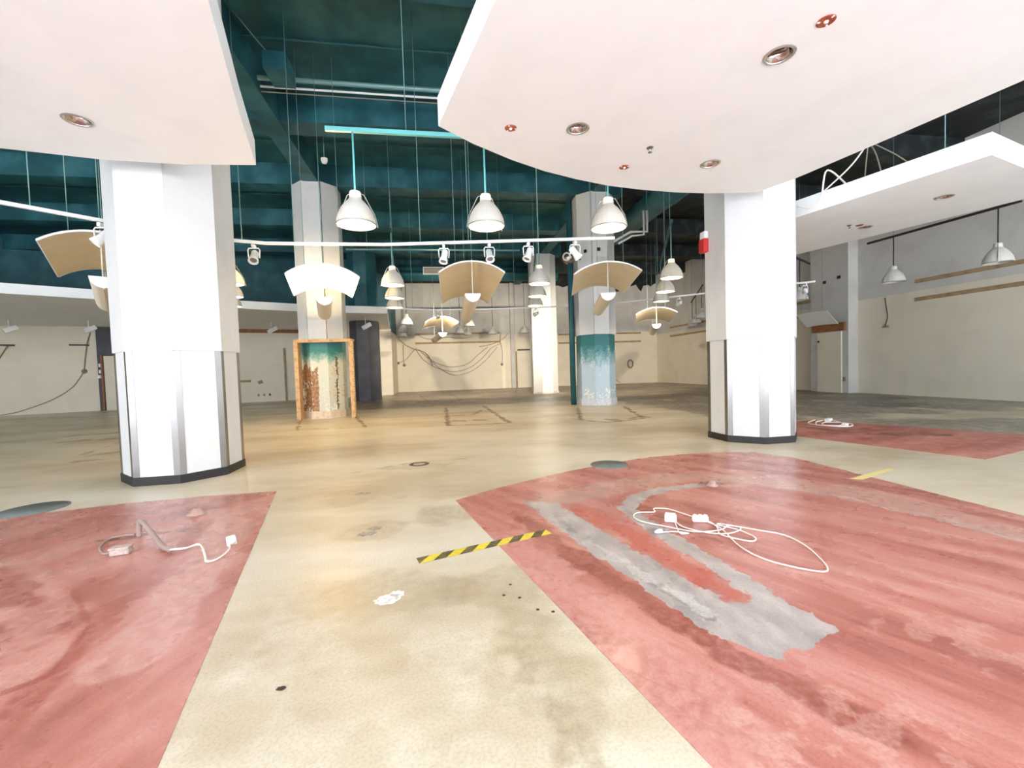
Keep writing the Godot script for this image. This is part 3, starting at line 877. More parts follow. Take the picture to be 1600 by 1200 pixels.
# ---------------------------------------------------------------- pendants
func pendant(at: Vector3, rod_top: float, label: String, group: String, lit: bool, rod: Material, turn := 0.0) -> void:
	if not shared.has("shade"):
		shared.shade = fluted([Vector2(0.274, 0.0), Vector2(0.274, 0.03), Vector2(0.266, 0.08), Vector2(0.25, 0.13), Vector2(0.227, 0.185), Vector2(0.197, 0.24), Vector2(0.16, 0.29), Vector2(0.124, 0.33), Vector2(0.1, 0.355), Vector2(0.088, 0.372)], 96, 0.012)
		shared.shade_in = lathe([Vector2(0.07, 0.36), Vector2(0.092, 0.346), Vector2(0.116, 0.322), Vector2(0.152, 0.283), Vector2(0.189, 0.234), Vector2(0.219, 0.18), Vector2(0.242, 0.126), Vector2(0.258, 0.078), Vector2(0.266, 0.03), Vector2(0.268, 0.0)], 40)
		shared.rim = lathe([Vector2(0.266, 0.0), Vector2(0.27, -0.008), Vector2(0.28, -0.006), Vector2(0.284, 0.006), Vector2(0.276, 0.014)], 40)
		shared.neck = lathe([Vector2(0.09, 0.36), Vector2(0.088, 0.38), Vector2(0.08, 0.46), Vector2(0.072, 0.475), Vector2(0.03, 0.485), Vector2(0.0, 0.485)], 24)
		shared.bulb = lathe([Vector2(0, 0.1), Vector2(0.04, 0.11), Vector2(0.055, 0.15), Vector2(0.045, 0.2), Vector2(0.025, 0.25), Vector2(0.025, 0.36), Vector2(0, 0.36)], 16)
		shared.bail = tube([Vector3(0.075, 0.455, 0), Vector3(0.12, 0.44, 0), Vector3(0.2, 0.28, 0), Vector3(0.266, 0.15, 0), Vector3(0.292, 0.02, 0), Vector3(0.298, -0.025, 0)], 0.007)
		shared.bail_clip = box(Vector3(0.03, 0.025, 0.03))
	var p := thing("pendant_lamp", label, "pendant lamp", at, turn, group)
	var metal: Material = mats.shade
	part("shade", shared.shade, metal, p)
	part("shade_lining", shared.shade_in, mats.shade, p)
	part("rim", shared.rim, mats.alu, p)
	part("lamp_housing", shared.neck, metal, p)
	part("bulb", shared.bulb, mats.bulb if lit else mats.bulb_off, p)
	part("bail", shared.bail, mats.alu, p)
	part("bail", shared.bail, mats.alu, p, Vector3.ZERO, Vector3(0, 2.7, 0))
	var len := rod_top - at.y - 0.48
	part("rod", lathe([Vector2(0, 0), Vector2(0.014, 0), Vector2(0.014, len), Vector2(0, len)], 10), rod, p, Vector3(0, 0.48, 0))
	if lit:
		var o := OmniLight3D.new()
		o.name = "pendant_glow"
		o.light_color = rgb(255, 236, 204)
		o.light_energy = PENDANT_ENERGY
		o.light_size = 0.05
		o.omni_range = 40.0
		o.omni_attenuation = 2.0
		o.shadow_enabled = true
		o.position = Vector3(0, 0.14, 0)
		p.add_child(o)

const BARY := 4.95
const PENDANT_ENERGY := 1.5
const SPOT_ENERGY := 42.0

func hanging_bar(a: Vector3, b: Vector3, label: String, m: Material, wires: Array) -> void:
	var o := thing("lamp_bar", label, "lamp bar", a)
	var d := b - a
	var st := begin()
	add_box(st, d / 2, Vector3(0.05, 0.06, d.length()), Basis.looking_at(d.normalized()))
	part("rail", done(st), m, o)
	for t in wires:
		var p: Vector3 = d * t
		part("suspension_wire", tube([p + Vector3(0, 0.02, 0), p + Vector3(0, ceiling_at(a + p) - a.y, 0)], 0.007), mats.wire, o)

func build_pendants() -> void:
	var g := "bell pendants over the centre of the hall"
	hanging_bar(Vector3(-1.512, 4.915, -6.648), Vector3(3.2, 4.915, -6.648), "pale teal lamp bar carrying the three nearest pendants", mats.bar, [0.24, 0.8])
	pendant(Vector3(-1.14, 3.56, -6.648), 4.884, "near bell pendant right of the wood-framed column", g, true, mats.bar, 0.15)
	pendant(Vector3(0.764, 3.58, -6.648), 4.884, "near bell pendant in the middle of the nearest row", g, true, mats.bar, 0.5)
	pendant(Vector3(2.731, 3.59, -6.648), 4.884, "near bell pendant in front of the blue-bottomed column", g, true, mats.bar, 2.9)
	var sets := [
		["left of centre", Vector3(-1.12, 0, -11.3), Vector3(-1.28, 0, -13.25), Vector3(-1.47, 0, -15.2)],
		["before the plain rear column", Vector3(2.62, 0, -11.1), Vector3(3.0, 0, -13.05), Vector3(3.37, 0, -15.05)],
		["left of the right white column", Vector3(5.92, 0, -10.35), Vector3(6.85, 0, -12.35), Vector3(7.74, 0, -14.25)],
		["hidden partly by the left white column", Vector3(-4.8, 0, -11.15), Vector3(-5.55, 0, -12.9), Vector3(-6.3, 0, -14.6)]]
	for s in sets:
		for k in 3:
			var p: Vector3 = s[k + 1]
			pendant(Vector3(p.x, 3.586, p.z), 4.884, "%s bell pendant of the stack %s" % [["nearest", "middle", "farthest"][k], s[0]], g, true, mats.wire, 0.4 + k)
		var a: Vector3 = s[1]
		var b: Vector3 = s[3]
		var d := (b - a).normalized() * 0.4
		hanging_bar(Vector3(a.x, 4.915, a.z) - d, Vector3(b.x, 4.915, b.z) + d, "dark teal lamp bar of the pendant stack %s" % s[0], mats.teal, [0.12, 0.5] if s[0].begins_with("left of the right") else [0.12, 0.88])
	var f := "small pendants before the rear wall"
	var far := [
		[-1.5, -20.7, "grey bell pendant, nearest of the stack beside the low ceiling's end"], [-1.98, -24.6, "grey bell pendant, middle of the stack beside the low ceiling's end"], [-2.3, -27.7, "grey bell pendant, farthest of the stack beside the low ceiling's end"],
		[1.48, -22.0, "grey bell pendant, nearest of the cluster over the rear wall's middle"], [1.2, -26.2, "grey bell pendant, left of the cluster over the rear wall's middle"], [1.75, -27.6, "grey bell pendant, farthest of the cluster over the rear wall's middle"],
		[3.29, -27.1, "single grey pendant before the tangled cables' right end"], [5.24, -26.6, "single grey pendant just left of the plain rear column"]]
	for a in far:
		pendant(Vector3(a[0], 3.586, a[1]), ceiling_at(Vector3(a[0], 0, a[1])), a[2], f, false, mats.dark_metal, a[0])
	hanging_bar(Vector3(-1.9, 5.42, -28.6), Vector3(6.8, 5.42, -28.3), "long dark lamp bar running behind the plain rear column", mats.dark_metal, [0.1, 0.9])
	var r := "pendants along the right wall"
	for a in [[12.855, -19.7, "bell pendant nearest in the dim stack left of the right column"], [14.127, -22.2, "bell pendant in the middle of the dim stack left of the right column"], [15.145, -24.2, "bell pendant farthest in the dim stack left of the right column"]]:
		pendant(Vector3(a[0], 3.586, a[1]), 5.089, a[2], r, false, mats.dark_metal, a[0])
	hanging_bar(Vector3(12.6, 5.12, -19.2), Vector3(15.4, 5.12, -24.7), "dark slanting lamp bar over the dim pendant stack", mats.dark_metal, [0.1, 0.9])
	pendant(Vector3(13.4, 3.6, -10.95), BARY - 0.031, "grey bell pendant before the cream wall with a dangling cable", r, false, mats.dark_metal, 0.3)
	pendant(Vector3(13.55, 3.6, -8.6), BARY - 0.031, "grey bell pendant nearest on the right wall", r, false, mats.dark_metal, 1.0)
	hanging_bar(Vector3(13.35, BARY, -11.7), Vector3(13.6, BARY, -8.2), "thin dark lamp bar along the right wall", mats.dark_metal, [0.214, 0.886])
	pendant(Vector3(13.35, 3.6, -14.3), 5.089, "grey bell pendant beside the pier, right of the right column", r, false, mats.dark_metal, 2.0)
	hanging_bar(Vector3(12.7, 5.12, -13.9), Vector3(14.4, 5.12, -14.95), "short dark lamp bar beside the pier", mats.dark_metal, [0.4])

# ---------------------------------------------------------------- tracks and spotlights
func track(label: String, pts: Array, y: float, wires: Array) -> void:
	var o := thing("lighting_track", label, "track", Vector3(pts[0].x, y, pts[0].y))
	for k in pts.size() - 1:
		var a: Vector2 = pts[k] - pts[0]
		var b: Vector2 = pts[k + 1] - pts[0]
		var d := Vector3(b.x - a.x, 0, b.y - a.y)
		var st := begin()
		add_box(st, Vector3(a.x, 0, a.y) + d / 2, Vector3(0.045, 0.05, d.length() + 0.01), Basis.looking_at(d.normalized()))
		part("track_rail", done(st), mats.white, o)
	for w in wires:
		var p: Vector2 = w - pts[0]
		part("suspension_wire", tube([Vector3(p.x, 0.02, p.y), Vector3(p.x, ceiling_at(Vector3(w.x, 0, w.y)) - y, p.y)], 0.007), mats.wire, o)

func spot(at: Vector3, aim: Vector3, label: String, group: String, lit := false) -> void:
	var o := thing("track_spotlight", label, "spotlight", at, 0.0, group)
	if not shared.has("spot_body"):
		shared.spot_body = lathe([Vector2(0, 0.13), Vector2(0.05, 0.13), Vector2(0.062, 0.11), Vector2(0.062, -0.02), Vector2(0.075, -0.06), Vector2(0.085, -0.12), Vector2(0.075, -0.125), Vector2(0.06, -0.09), Vector2(0, -0.09)], 20)
		shared.spot_lens = lathe([Vector2(0, -0.1), Vector2(0.05, -0.1), Vector2(0.055, -0.088), Vector2(0, -0.088)], 16)
	part("adapter", box(Vector3(0.05, 0.06, 0.12)), mats.white, o, Vector3(0, -0.05, 0))
	part("yoke", tube([Vector3(-0.09, -0.26, 0), Vector3(-0.1, -0.12, 0), Vector3(-0.08, -0.085, 0), Vector3(0.08, -0.085, 0), Vector3(0.1, -0.12, 0), Vector3(0.09, -0.26, 0)], 0.011), mats.white, o)
	var b := part("lamp_body", shared.spot_body, mats.white, o, Vector3(0, -0.24, 0))
	b.basis = Basis(Quaternion(Vector3.DOWN, aim.normalized()))
	part("lens", shared.spot_lens, mats.bulb if lit else mats.steel, b)
	if lit:
		var l := SpotLight3D.new()
		l.name = "spot_glow"
		l.light_color = rgb(255, 240, 216)
		l.light_energy = SPOT_ENERGY
		l.light_size = 0.06
		l.spot_angle = 42.0
		l.spot_angle_attenuation = 0.8
		l.spot_range = 40.0
		l.spot_attenuation = 2.0
		l.shadow_enabled = true
		o.add_child(l)
		l.look_at_from_position(at + Vector3(0, -0.24, 0) + aim.normalized() * 0.14, at + Vector3(0, -0.24, 0) + aim.normalized() * 5.0)

func build_tracks() -> void:
	track("long white lighting track curving before the columns", V2([-5.652, -6.776, -4.919, -7.441, -4.4, -7.92, -3.556, -8.34, -3.046, -8.5, -0.972, -8.48, 3.328, -7.834]), 3.8, V2([-5.45, -6.95, -3.4, -8.4, -2.56, -8.5, -0.3, -8.4, 0.6, -8.26, 1.9, -8.05]))
	var g := "white spotlights on the near track"
	spot(Vector3(-3.232, 3.78, -8.45), Vector3(0.1, -1, 0.8), "white track spotlight just right of the left column", g)
	spot(Vector3(0.133, 3.78, -8.31), Vector3(-0.2, -1, 0.35), "white track spotlight left of the central curved reflector", g)
	spot(Vector3(0.981, 3.78, -8.19), Vector3(0.05, -1, 0.7), "white track spotlight above the central curved reflector", g)
	spot(Vector3(1.71, 3.78, -8.08), Vector3(-0.45, -1, 0.3), "white track spotlight tilted left, above the rear white column", g)
	spot(Vector3(2.586, 3.78, -7.95), Vector3(0.7, -1, 0.2), "white track spotlight at the right end of the track", g)
	spot(Vector3(-4.933, 3.78, -7.43), Vector3(-0.6, -0.8, 0.4), "white track spotlight peeping out left of the left column", g)
	track("farther white lighting track behind the reflectors", V2([-2.1, -16.85, -0.145, -17.37, 1.878, -17.33, 4.642, -16.79, 6.759, -16.06, 9.251, -13.85, 11.6, -11.84]), 3.8, V2([-1.0, -17.14, 3.0, -17.1, 8.0, -14.96]))
	var h := "white spotlights on the far track"
	for a in [[-0.045, -17.37, "far track spotlight over the small rear reflector", -0.02], [3.82, -16.95, "far track spotlight in front of the rear white column", -0.3], [5.073, -16.64, "far track spotlight just left of the blue-bottomed column", 0.45], [8.554, -14.47, "far track spotlight above the right rear reflector", 0.05], [11.4, -12.01, "far track spotlight right of the right white column", 0.9]]:
		spot(Vector3(a[0], 3.78, a[1]), Vector3(a[3], -0.16, -1), a[2], h, a[0] < 10.0)
	# small spots under the low left ceiling
	for a in [[-3.46, -21.4, "white spotlight hanging before the charcoal column"], [-5.35, -19.85, "white spotlight left of the wood-framed column, under the low ceiling"], [-8.05, -22.6, "tiny white spotlight under the low ceiling, middle"], [-14.7, -21.05, "white spotlight under the low ceiling at the dark wall panel"], [-17.2, -20.6, "tiny spotlight under the low ceiling at the far left"]]:
		var s := thing("ceiling_spotlight", a[2], "spotlight", Vector3(a[0], SOFFIT_Y, a[1]), 0.0, "spotlights under the low left ceiling")
		part("stem", lathe([Vector2(0, -0.3), Vector2(0.015, -0.3), Vector2(0.015, 0), Vector2(0, 0)], 8), mats.white, s)
		var b := part("lamp_body", box(Vector3(0.22, 0.18, 0.42)), mats.white, s, Vector3(0.05, -0.38, 0))
		b.rotation = Vector3(0.5, -0.7, 0.15)

# ---------------------------------------------------------------- curved reflectors with uplight troughs
func reflector_lamp(at: Vector3, yaw: float, width: float, length: float, label: String, lit: bool) -> void:
	var o := thing("reflector_luminaire", label, "luminaire", at, deg_to_rad(yaw), "curved reflector luminaires set out like a fan")
	var sag := 0.24
	var rr := (width * width / 4.0 + sag * sag) / (2.0 * sag)
	var half := asin(width / 2.0 / rr)
	var st := begin(true)
	var trims := [begin(), begin()]
	var th := 0.018
	var n := 20
	for k in n:
		var a := -half + 2.0 * half * k / n
		var b := -half + 2.0 * half * (k + 1) / n
		var f := func(t: float, r: float, z: float) -> Vector3: return Vector3(sin(t) * r, cos(t) * r - (rr - sag), z)
		quad(st, f.call(a, rr, -length), f.call(a, rr, 0.0), f.call(b, rr, 0.0), f.call(b, rr, -length))
		quad(st, f.call(a, rr - th, 0.0), f.call(a, rr - th, -length), f.call(b, rr - th, -length), f.call(b, rr - th, 0.0))
		for z in [0.02, -length - 0.02]:
			var e := 0.02 if z > 0 else -0.02
			var st2: SurfaceTool = trims[0 if z > 0 else 1]
			quad(st2, f.call(a, rr + 0.006, z - e), f.call(a, rr + 0.006, z), f.call(b, rr + 0.006, z), f.call(b, rr + 0.006, z - e))
			quad(st2, f.call(a, rr - th - 0.006, z), f.call(a, rr - th - 0.006, z - e), f.call(b, rr - th - 0.006, z - e), f.call(b, rr - th - 0.006, z))
			quad(st2, f.call(a, rr - th - 0.006, z), f.call(b, rr - th - 0.006, z), f.call(b, rr + 0.006, z), f.call(a, rr + 0.006, z))
	part("reflector", done(st), mats.reflector, o)
	for t in trims:
		part("edge_trim", done(t), mats.white, o)
	for sx in [-1.0, 1.0]:
		part("side_trim", box(Vector3(0.02, 0.03, length)), mats.white, o, Vector3(sx * width / 2.0, -0.004, -length / 2.0))
	# trough: half-round body closed by end caps, lens on top
	var w := 0.17
	var tr := begin(true)
	var caps := [begin(), begin()]
	for k in 12:
		var a := PI + PI * k / 12.0
		var b := PI + PI * (k + 1) / 12.0
		var p := Vector3(cos(a) * w, sin(a) * w * 1.05, 0)
		var q := Vector3(cos(b) * w, sin(b) * w * 1.05, 0)
		var back := Vector3(0, 0, -length)
		quad(tr, p, q, q + back, p + back)
		quad(tr, q * 0.96, p * 0.96, p * 0.96 + back, q * 0.96 + back)
		tri(caps[0], Vector3.ZERO, p, q)
		tri(caps[1], back, q + back, p + back)
	var ty := -0.46
	part("trough", done(tr), mats.trough, o, Vector3(0, ty, 0))
	for t in caps:
		part("end_cap", done(t), mats.white, o, Vector3(0, ty, 0))
	part("trough_rib", box(Vector3(0.02, 0.02, length)), mats.trough, o, Vector3(0, ty - w * 1.05 - 0.008, -length / 2.0))
	part("diffuser", box(Vector3(w * 1.62, 0.012, length - 0.02)), mats.diffuser_on if lit else mats.bulb_off, o, Vector3(0, ty - 0.09, -length / 2.0))
	for z in [0.01, -length]:
		part("stem", tube([Vector3(0, ty, z), Vector3(0, sag + 0.02, z)], 0.012), mats.trough, o)
	for p in [[-0.35, 0.0], [0.0, 0.0], [0.35, 0.0], [0.0, -length]]:
		part("suspension_wire", tube([Vector3(p[0], sag - 0.05, p[1]), Vector3(p[0], ceiling_at(at + Vector3(p[0], 0, p[1]).rotated(Vector3.UP, deg_to_rad(yaw))) - at.y, p[1])], 0.006), mats.wire, o)
	if lit:
		var l := AreaLight3D.new()
		l.name = "trough_glow"
		l.area_size = Vector2(w * 1.5, length * 0.5)
		l.light_color = rgb(255, 222, 156)
		l.light_energy = TROUGH_ENERGY
		l.area_range = 40.0
		l.shadow_enabled = true
		l.position = Vector3(0, ty - 0.07, -length / 2.0)
		l.rotation = Vector3(PI / 2, 0, 0)
		o.add_child(l)

const TROUGH_ENERGY := 60.0

func build_luminaires() -> void:
	reflector_lamp(Vector3(-5.179, 3.5, -7.771), 33.0, 1.37, 3.0, "tan curved reflector luminaire half hidden by the left white column", false)
	reflector_lamp(Vector3(-2.387, 3.5, -9.724), 14.0, 1.44, 2.7, "brightly lit curved reflector luminaire before the wood-framed column", true)
	reflector_lamp(Vector3(0.734, 3.5, -9.394), -1.3, 1.42, 4.3, "tan curved reflector luminaire in the middle of the hall", false)
	reflector_lamp(Vector3(3.787, 3.5, -9.335), -16.3, 1.5, 2.9, "tan curved reflector luminaire before the blue-bottomed column", false)
	reflector_lamp(Vector3(8.891, 3.5, -16.787), -25.3, 1.62, 4.6, "far curved reflector luminaire left of the right column", false)
	reflector_lamp(Vector3(0.122, 3.5, -19.012), 5.8, 1.44, 4.0, "far small curved reflector luminaire below the central one", false)

# ---------------------------------------------------------------- doors, ducts, wall fittings
func build_fittings() -> void:
	# rear door between post and column
	var d := struct("door_1")
	part("leaf", box(Vector3(1.0, 2.5, 0.05)), mats.cream, d, Vector3(5.9, 1.25, BACK_Z + 0.05))
	part("frame", box(Vector3(0.08, 2.6, 0.1)), mats.batten, d, Vector3(5.36, 1.3, BACK_Z + 0.05))
	part("frame", box(Vector3(0.08, 2.6, 0.1)), mats.batten, d, Vector3(6.44, 1.3, BACK_Z + 0.05))
	part("closer", box(Vector3(0.9, 0.1, 0.12)), mats.dark_metal, d, Vector3(5.9, 2.7, BACK_Z + 0.06))
	# door in the right pier under a brown lintel
	var e := struct("door_2")
	part("leaf", box(Vector3(0.05, 2.45, 1.12)), mats.cream, e, Vector3(RIGHT_X - 0.475, 1.225, -15.4))
	part("lintel", box(Vector3(0.12, 0.32, 1.5)), mats.brown, e, Vector3(RIGHT_X - 0.51, 2.64, -15.4))
	part("knob", lathe([Vector2(0, 0), Vector2(0.04, 0.01), Vector2(0.04, 0.05), Vector2(0, 0.06)], 10), mats.dark_metal, e, Vector3(RIGHT_X - 0.5, 2.1, -15.86), Vector3(0, 0, PI / 2))
	# left wing: dark panel with switches, door leaf
	var turn := atan2(-(WALL_L[1].y - WALL_L[0].y), WALL_L[1].x - WALL_L[0].x)
	var dl := struct("door_3")
	var at := func(x: float, y: float, off: float) -> Vector3: return Vector3(x + off * 0.285, y, left_at(x) + off * 0.958)
	part("dark_panel", box(Vector3(1.7, 3.98, 0.08)), mats.navy, dl, at.call(-15.3, 1.99, 0.04), Vector3(0, turn, 0))
	part("leaf", box(Vector3(1.1, 2.6, 0.06)), mats.cream, dl, at.call(-15.35, 1.3, 0.12), Vector3(0, turn, 0))
	part("frame", box(Vector3(0.08, 2.66, 0.1)), mats.brown, dl, at.call(-15.95, 1.33, 0.12), Vector3(0, turn, 0))
	for p in [[-16.03, 2.16], [-16.03, 1.86], [-16.09, 1.62], [-15.98, 1.62]]:
		part("switch_plate", box(Vector3(0.1, 0.16, 0.03)), mats.white, dl, at.call(p[0], p[1], 0.1), Vector3(0, turn, 0))
	# ledge, plate and sockets on the left wall
	var parts := [["wall_ledge", Vector3(0.7, 0.12, 0.1), -10.5, 1.16, "small wooden ledge on the cream wall left of the framed column", "ledge", "batten"],
		["wall_plate", Vector3(0.22, 0.16, 0.02), -9.73, 1.08, "tilted grey plate on the cream wall left of the framed column", "plate", "cable_grey"],
		["wall_batten", Vector3(0.1, 2.92, 0.06), -8.56, 1.46, "tall narrow batten on the wall just left of the framed column", "batten", "batten"],
		["picture_rail", Vector3(6.0, 0.2, 0.06), -8.6, 3.85, "brown board running under the low ceiling's rear edge", "board", "brown"]]
	for a in parts:
		var o := part(a[0], box(a[1]), mats[a[6]], self, at.call(a[2], a[3], 0.05), Vector3(0, turn, 0.35 if a[0] == "wall_plate" else 0.0))
		tag(o, a[4], a[5])
	for k in 3:
		tag(part("wall_socket", box(Vector3(0.09, 0.13, 0.03)), mats.cable_grey if k < 2 else mats.black, self, at.call(-9.85 + k * 0.26, 0.38, 0.03), Vector3(0, turn, 0)), ["leftmost of three sockets low on the left cream wall", "middle of three sockets low on the left cream wall", "black rightmost of three sockets low on the left cream wall"][k], "socket", "sockets on the left wall")
	# cables on the left wall
	var cab := [[[-16.3, 3.7, -16.45, 3.1, -16.6, 1.9], 0.03, "short cable hanging from the left cream wall's top", "cable_grey"],
		[[-16.6, 1.9, -17.0, 1.2, -17.6, 0.7, -18.3, 0.35, -19.2, 0.06, -20.4, 0.05], 0.022, "long thin cable sagging down the left cream wall to the floor", "cable_grey"],
		[[-19.0, 3.1, -19.3, 2.5, -19.6, 2.05], 0.03, "cable drooping at the far left edge of the wall", "cable_grey"]]
	for a in cab:
		var pts := []
		for k in range(0, a[0].size(), 2):
			pts.append(at.call(a[0][k], a[0][k + 1], 0.05))
		tag(part("wall_cable", tube(smooth_path(pts), a[1] * 0.7), mats[a[3]], self), a[2], "cable")
	for a in [[-16.9, 3.13, 0.7, "thin black bracket arm on the left wall by the dark panel"], [-19.4, 3.14, 0.9, "thin black bracket arm at the far left edge of the wall"]]:
		tag(part("wall_bracket", box(Vector3(a[2], 0.07, 0.06)), mats.black, self, at.call(a[0] + 0.2, a[1], 0.06), Vector3(0, turn, -0.02)), a[3], "bracket")
	for a in [[-16.6, 1.9, "round cable outlet on the left cream wall"], [-19.65, 2.0, "round cable outlet at the far left edge"]]:
		tag(part("cable_outlet", lathe([Vector2(0, 0), Vector2(0.11, 0.0), Vector2(0.1, 0.05), Vector2(0, 0.06)], 14), mats.cable_grey, self, at.call(a[0], a[1], 0.0), Vector3(PI / 2, turn, 0)), a[2], "outlet")

	# rear wall cables
	var zc := BACK_Z + 0.09
	var rear := [
		[[-2.85, 3.7, -2.3, 3.2, -1.7, 2.9, -1.2, 2.75, -0.8, 2.4, -0.6, 1.75], 0.03, "thick cable bundle drooping at the rear wall's left"],
		[[-1.7, 2.95, -1.2, 2.2, -0.3, 1.6, 0.9, 1.3, 2.0, 1.55, 2.9, 2.2, 3.6, 2.9, 4.3, 3.2], 0.022, "lowest long cable swag across the rear wall"],
		[[-1.5, 2.9, -0.6, 2.1, 0.3, 1.7, 1.1, 1.65, 1.9, 1.85, 2.7, 2.5, 3.3, 2.95], 0.022, "middle long cable swag across the rear wall"],
		[[-1.0, 2.6, -0.2, 1.65, 0.9, 1.05, 2.1, 1.3, 3.1, 2.0, 4.0, 2.95], 0.02, "deepest thin cable swag across the rear wall"],
		[[-2.5, 3.3, -2.52, 2.6, -2.5, 1.9], 0.022, "short straight cable drop at the rear wall's left"],
		[[4.3, 4.0, 4.2, 3.4, 4.35, 2.6, 4.3, 1.75], 0.022, "straight cable drop at the rear wall's right"],
		[[-3.0, 2.0, -2.4, 2.2, -1.9, 2.75, -1.6, 3.0], 0.02, "cable rising from the rear left corner"],
		[[2.7, 3.0, 3.6, 3.15, 4.4, 3.5, 4.8, 3.9], 0.025, "cable bundle at the rear wall's right slat end"],
		[[-1.6, 3.95, -0.8, 3.6, 0.4, 3.7, 1.6, 3.62, 2.8, 3.85], 0.02, "loose cable between the two rear wall slats"]]
	for a in rear:
		var pts := []
		for k in range(0, a[0].size(), 2):
			pts.append(Vector3(a[0][k], a[0][k + 1], zc + 0.01 * (k % 4)))
		tag(part("wall_cable", tube(smooth_path(pts), a[1] * 0.75), mats.cable_grey, self), a[2], "cable")
	for a in [[-2.5, 1.85, "round outlet at the end of the rear left cable drop"], [4.3, 1.7, "round outlet at the end of the rear right cable drop"], [-2.9, 2.0, "dark outlet in the rear left corner"]]:
		tag(part("cable_outlet", lathe([Vector2(0, 0), Vector2(0.1, 0.0), Vector2(0.09, 0.06), Vector2(0, 0.07)], 12), mats.cable_grey, self, Vector3(a[0], a[1], BACK_Z), Vector3(PI / 2, 0, 0)), a[2], "outlet")
	var ring := part("cable_coil", tube(smooth_path([Vector3(0, 0.3, 0), Vector3(0.17, 0.16, 0), Vector3(0.19, -0.1, 0), Vector3(0.05, -0.3, 0), Vector3(-0.14, -0.22, 0), Vector3(-0.2, 0.05, 0), Vector3(-0.1, 0.26, 0), Vector3(0.06, 0.28, 0.05)]), 0.05), mats.cable_grey, self, Vector3(14.0, 1.45, BACK_Z + 0.08))
	tag(ring, "coiled dark cable hanging on the rear wall's right part", "cable")
	tag(part("wall_cable", tube(smooth_path([Vector3(9.6, 0.05, zc), Vector3(10.4, 0.55, zc), Vector3(11.2, 0.75, zc), Vector3(12.2, 0.6, zc), Vector3(13.2, 0.05, zc)]), 0.02), mats.cable_grey, self), "thin cable arched low on the rear wall, right of the blue column", "cable")
	# right wall dangling cable
	tag(part("wall_cable", tube(smooth_path([Vector3(RIGHT_X - 0.05, 3.55, -13.5), Vector3(RIGHT_X - 0.06, 3.2, -13.45), Vector3(RIGHT_X - 0.06, 2.85, -13.4), Vector3(RIGHT_X - 0.05, 2.5, -13.5)]), 0.014), mats.dark_metal, self), "short dark cable dangling on the right cream wall", "cable")
	tag(part("cable_outlet", box(Vector3(0.05, 0.07, 0.22)), mats.cable_grey, self, Vector3(RIGHT_X - 0.025, 2.49, -13.5)), "small outlet under the dangling cable on the right wall", "outlet")
	# curved panel leaning above the pier door
	var pn := thing("curved_panel", "pale curved panel hanging above the brown lintel on the right", "panel", Vector3(14.9, 3.0, -15.2), 0.0)
	var st := begin(true)
	for k in 8:
		var a := -0.5 + k / 8.0
		var b := -0.5 + (k + 1) / 8.0
		var f := func(t: float, v: float, o: float) -> Vector3: return Vector3(-0.25 * v + o + 0.12 * t * t, 0.26 * v - 0.1 * t * t, -1.45 * t)
		quad(st, f.call(b, -1.0, 0.0), f.call(a, -1.0, 0.0), f.call(a, 1.0, 0.0), f.call(b, 1.0, 0.0))
		quad(st, f.call(a, -1.0, 0.02), f.call(b, -1.0, 0.02), f.call(b, 1.0, 0.02), f.call(a, 1.0, 0.02))
	part("sheet", done(st), mats.white, pn)
	part("edge_trim", tube([Vector3(0.28, -0.285, 0.725), Vector3(-0.22, 0.235, 0.725)], 0.014), mats.white, pn)
	for z in [-0.5, 0.5]:
		part("suspension_wire", tube([Vector3(-0.2, 0.2, z), Vector3(-0.2, ceiling_at(Vector3(14.7, 0, -15.2 + z)) - 3.0, z)], 0.006), mats.wire, pn)

	# ducts and pipes below the ceiling
	var du := thing("air_duct", "large round dark teal duct crossing before the rear wall", "duct", Vector3(-2.6, 6.95, -25.2))
	part("duct_body", tube([Vector3(0, 0, 0), Vector3(9.6, 0, 0)], 0.44, 20), mats.teal, du)
	part("grille_frame", box(Vector3(1.15, 0.42, 0.06)), mats.white, du, Vector3(2.38, 0.05, 0.43))
	part("grille", box(Vector3(1.07, 0.34, 0.06)), mats.grille, du, Vector3(2.38, 0.05, 0.44))
	var d2 := thing("air_duct", "round teal duct running back beside the blue column's top", "duct", Vector3(7.5, 6.95, -8.4))
	part("duct_body", tube([Vector3(0, 0, 0), Vector3(0, 0, -9.4)], 0.42, 20), mats.teal, d2)
	part("collar", tube([Vector3(0, 0, -4.6), Vector3(0, 0, -4.75)], 0.44, 20), mats.teal, d2)
	for a in [[7.62, -9.93, 0.05, "wire", "thick pale pipe above the lamp bar"], [7.52, -10.05, 0.022, "white", "thin white pipe below the thick pale one"], [7.66, -10.2, 0.03, "teal", "slim teal pipe behind the thick pale one"], [7.44, -10.1, 0.012, "cable_grey", "thin grey cable under the white pipe"]]:
		tag(part("ceiling_pipe", tube([Vector3(-12.0, a[0], a[1]), Vector3(4.9, a[0], a[1])], a[2], 10), mats[a[3]], self), a[4], "pipe")
	tag(part("ceiling_pipe", tube([Vector3(-2.6, 5.0, -13.25), Vector3(2.5, 5.0, -13.12)], 0.028, 8), mats.wire, self), "thin pale bar behind the near lighting track", "pipe")
	for x in [-2.0, 1.9]:
		tag(part("hanger_wire", tube([Vector3(x, 5.0, -13.2), Vector3(x, SLAB_Y - 0.11, -13.2)], 0.006), mats.wire, self), "thin wire at the %s end of the pale bar" % ("left" if x < 0 else "right"), "wire")
	var jb := thing("junction_box", "teal junction box hanging beside the ceiling girder", "junction box", Vector3(-2.98, 7.36, -9.5))
	part("body", box(Vector3(0.42, 0.34, 0.6)), mats.teal, jb, Vector3(0, 0.17, 0))
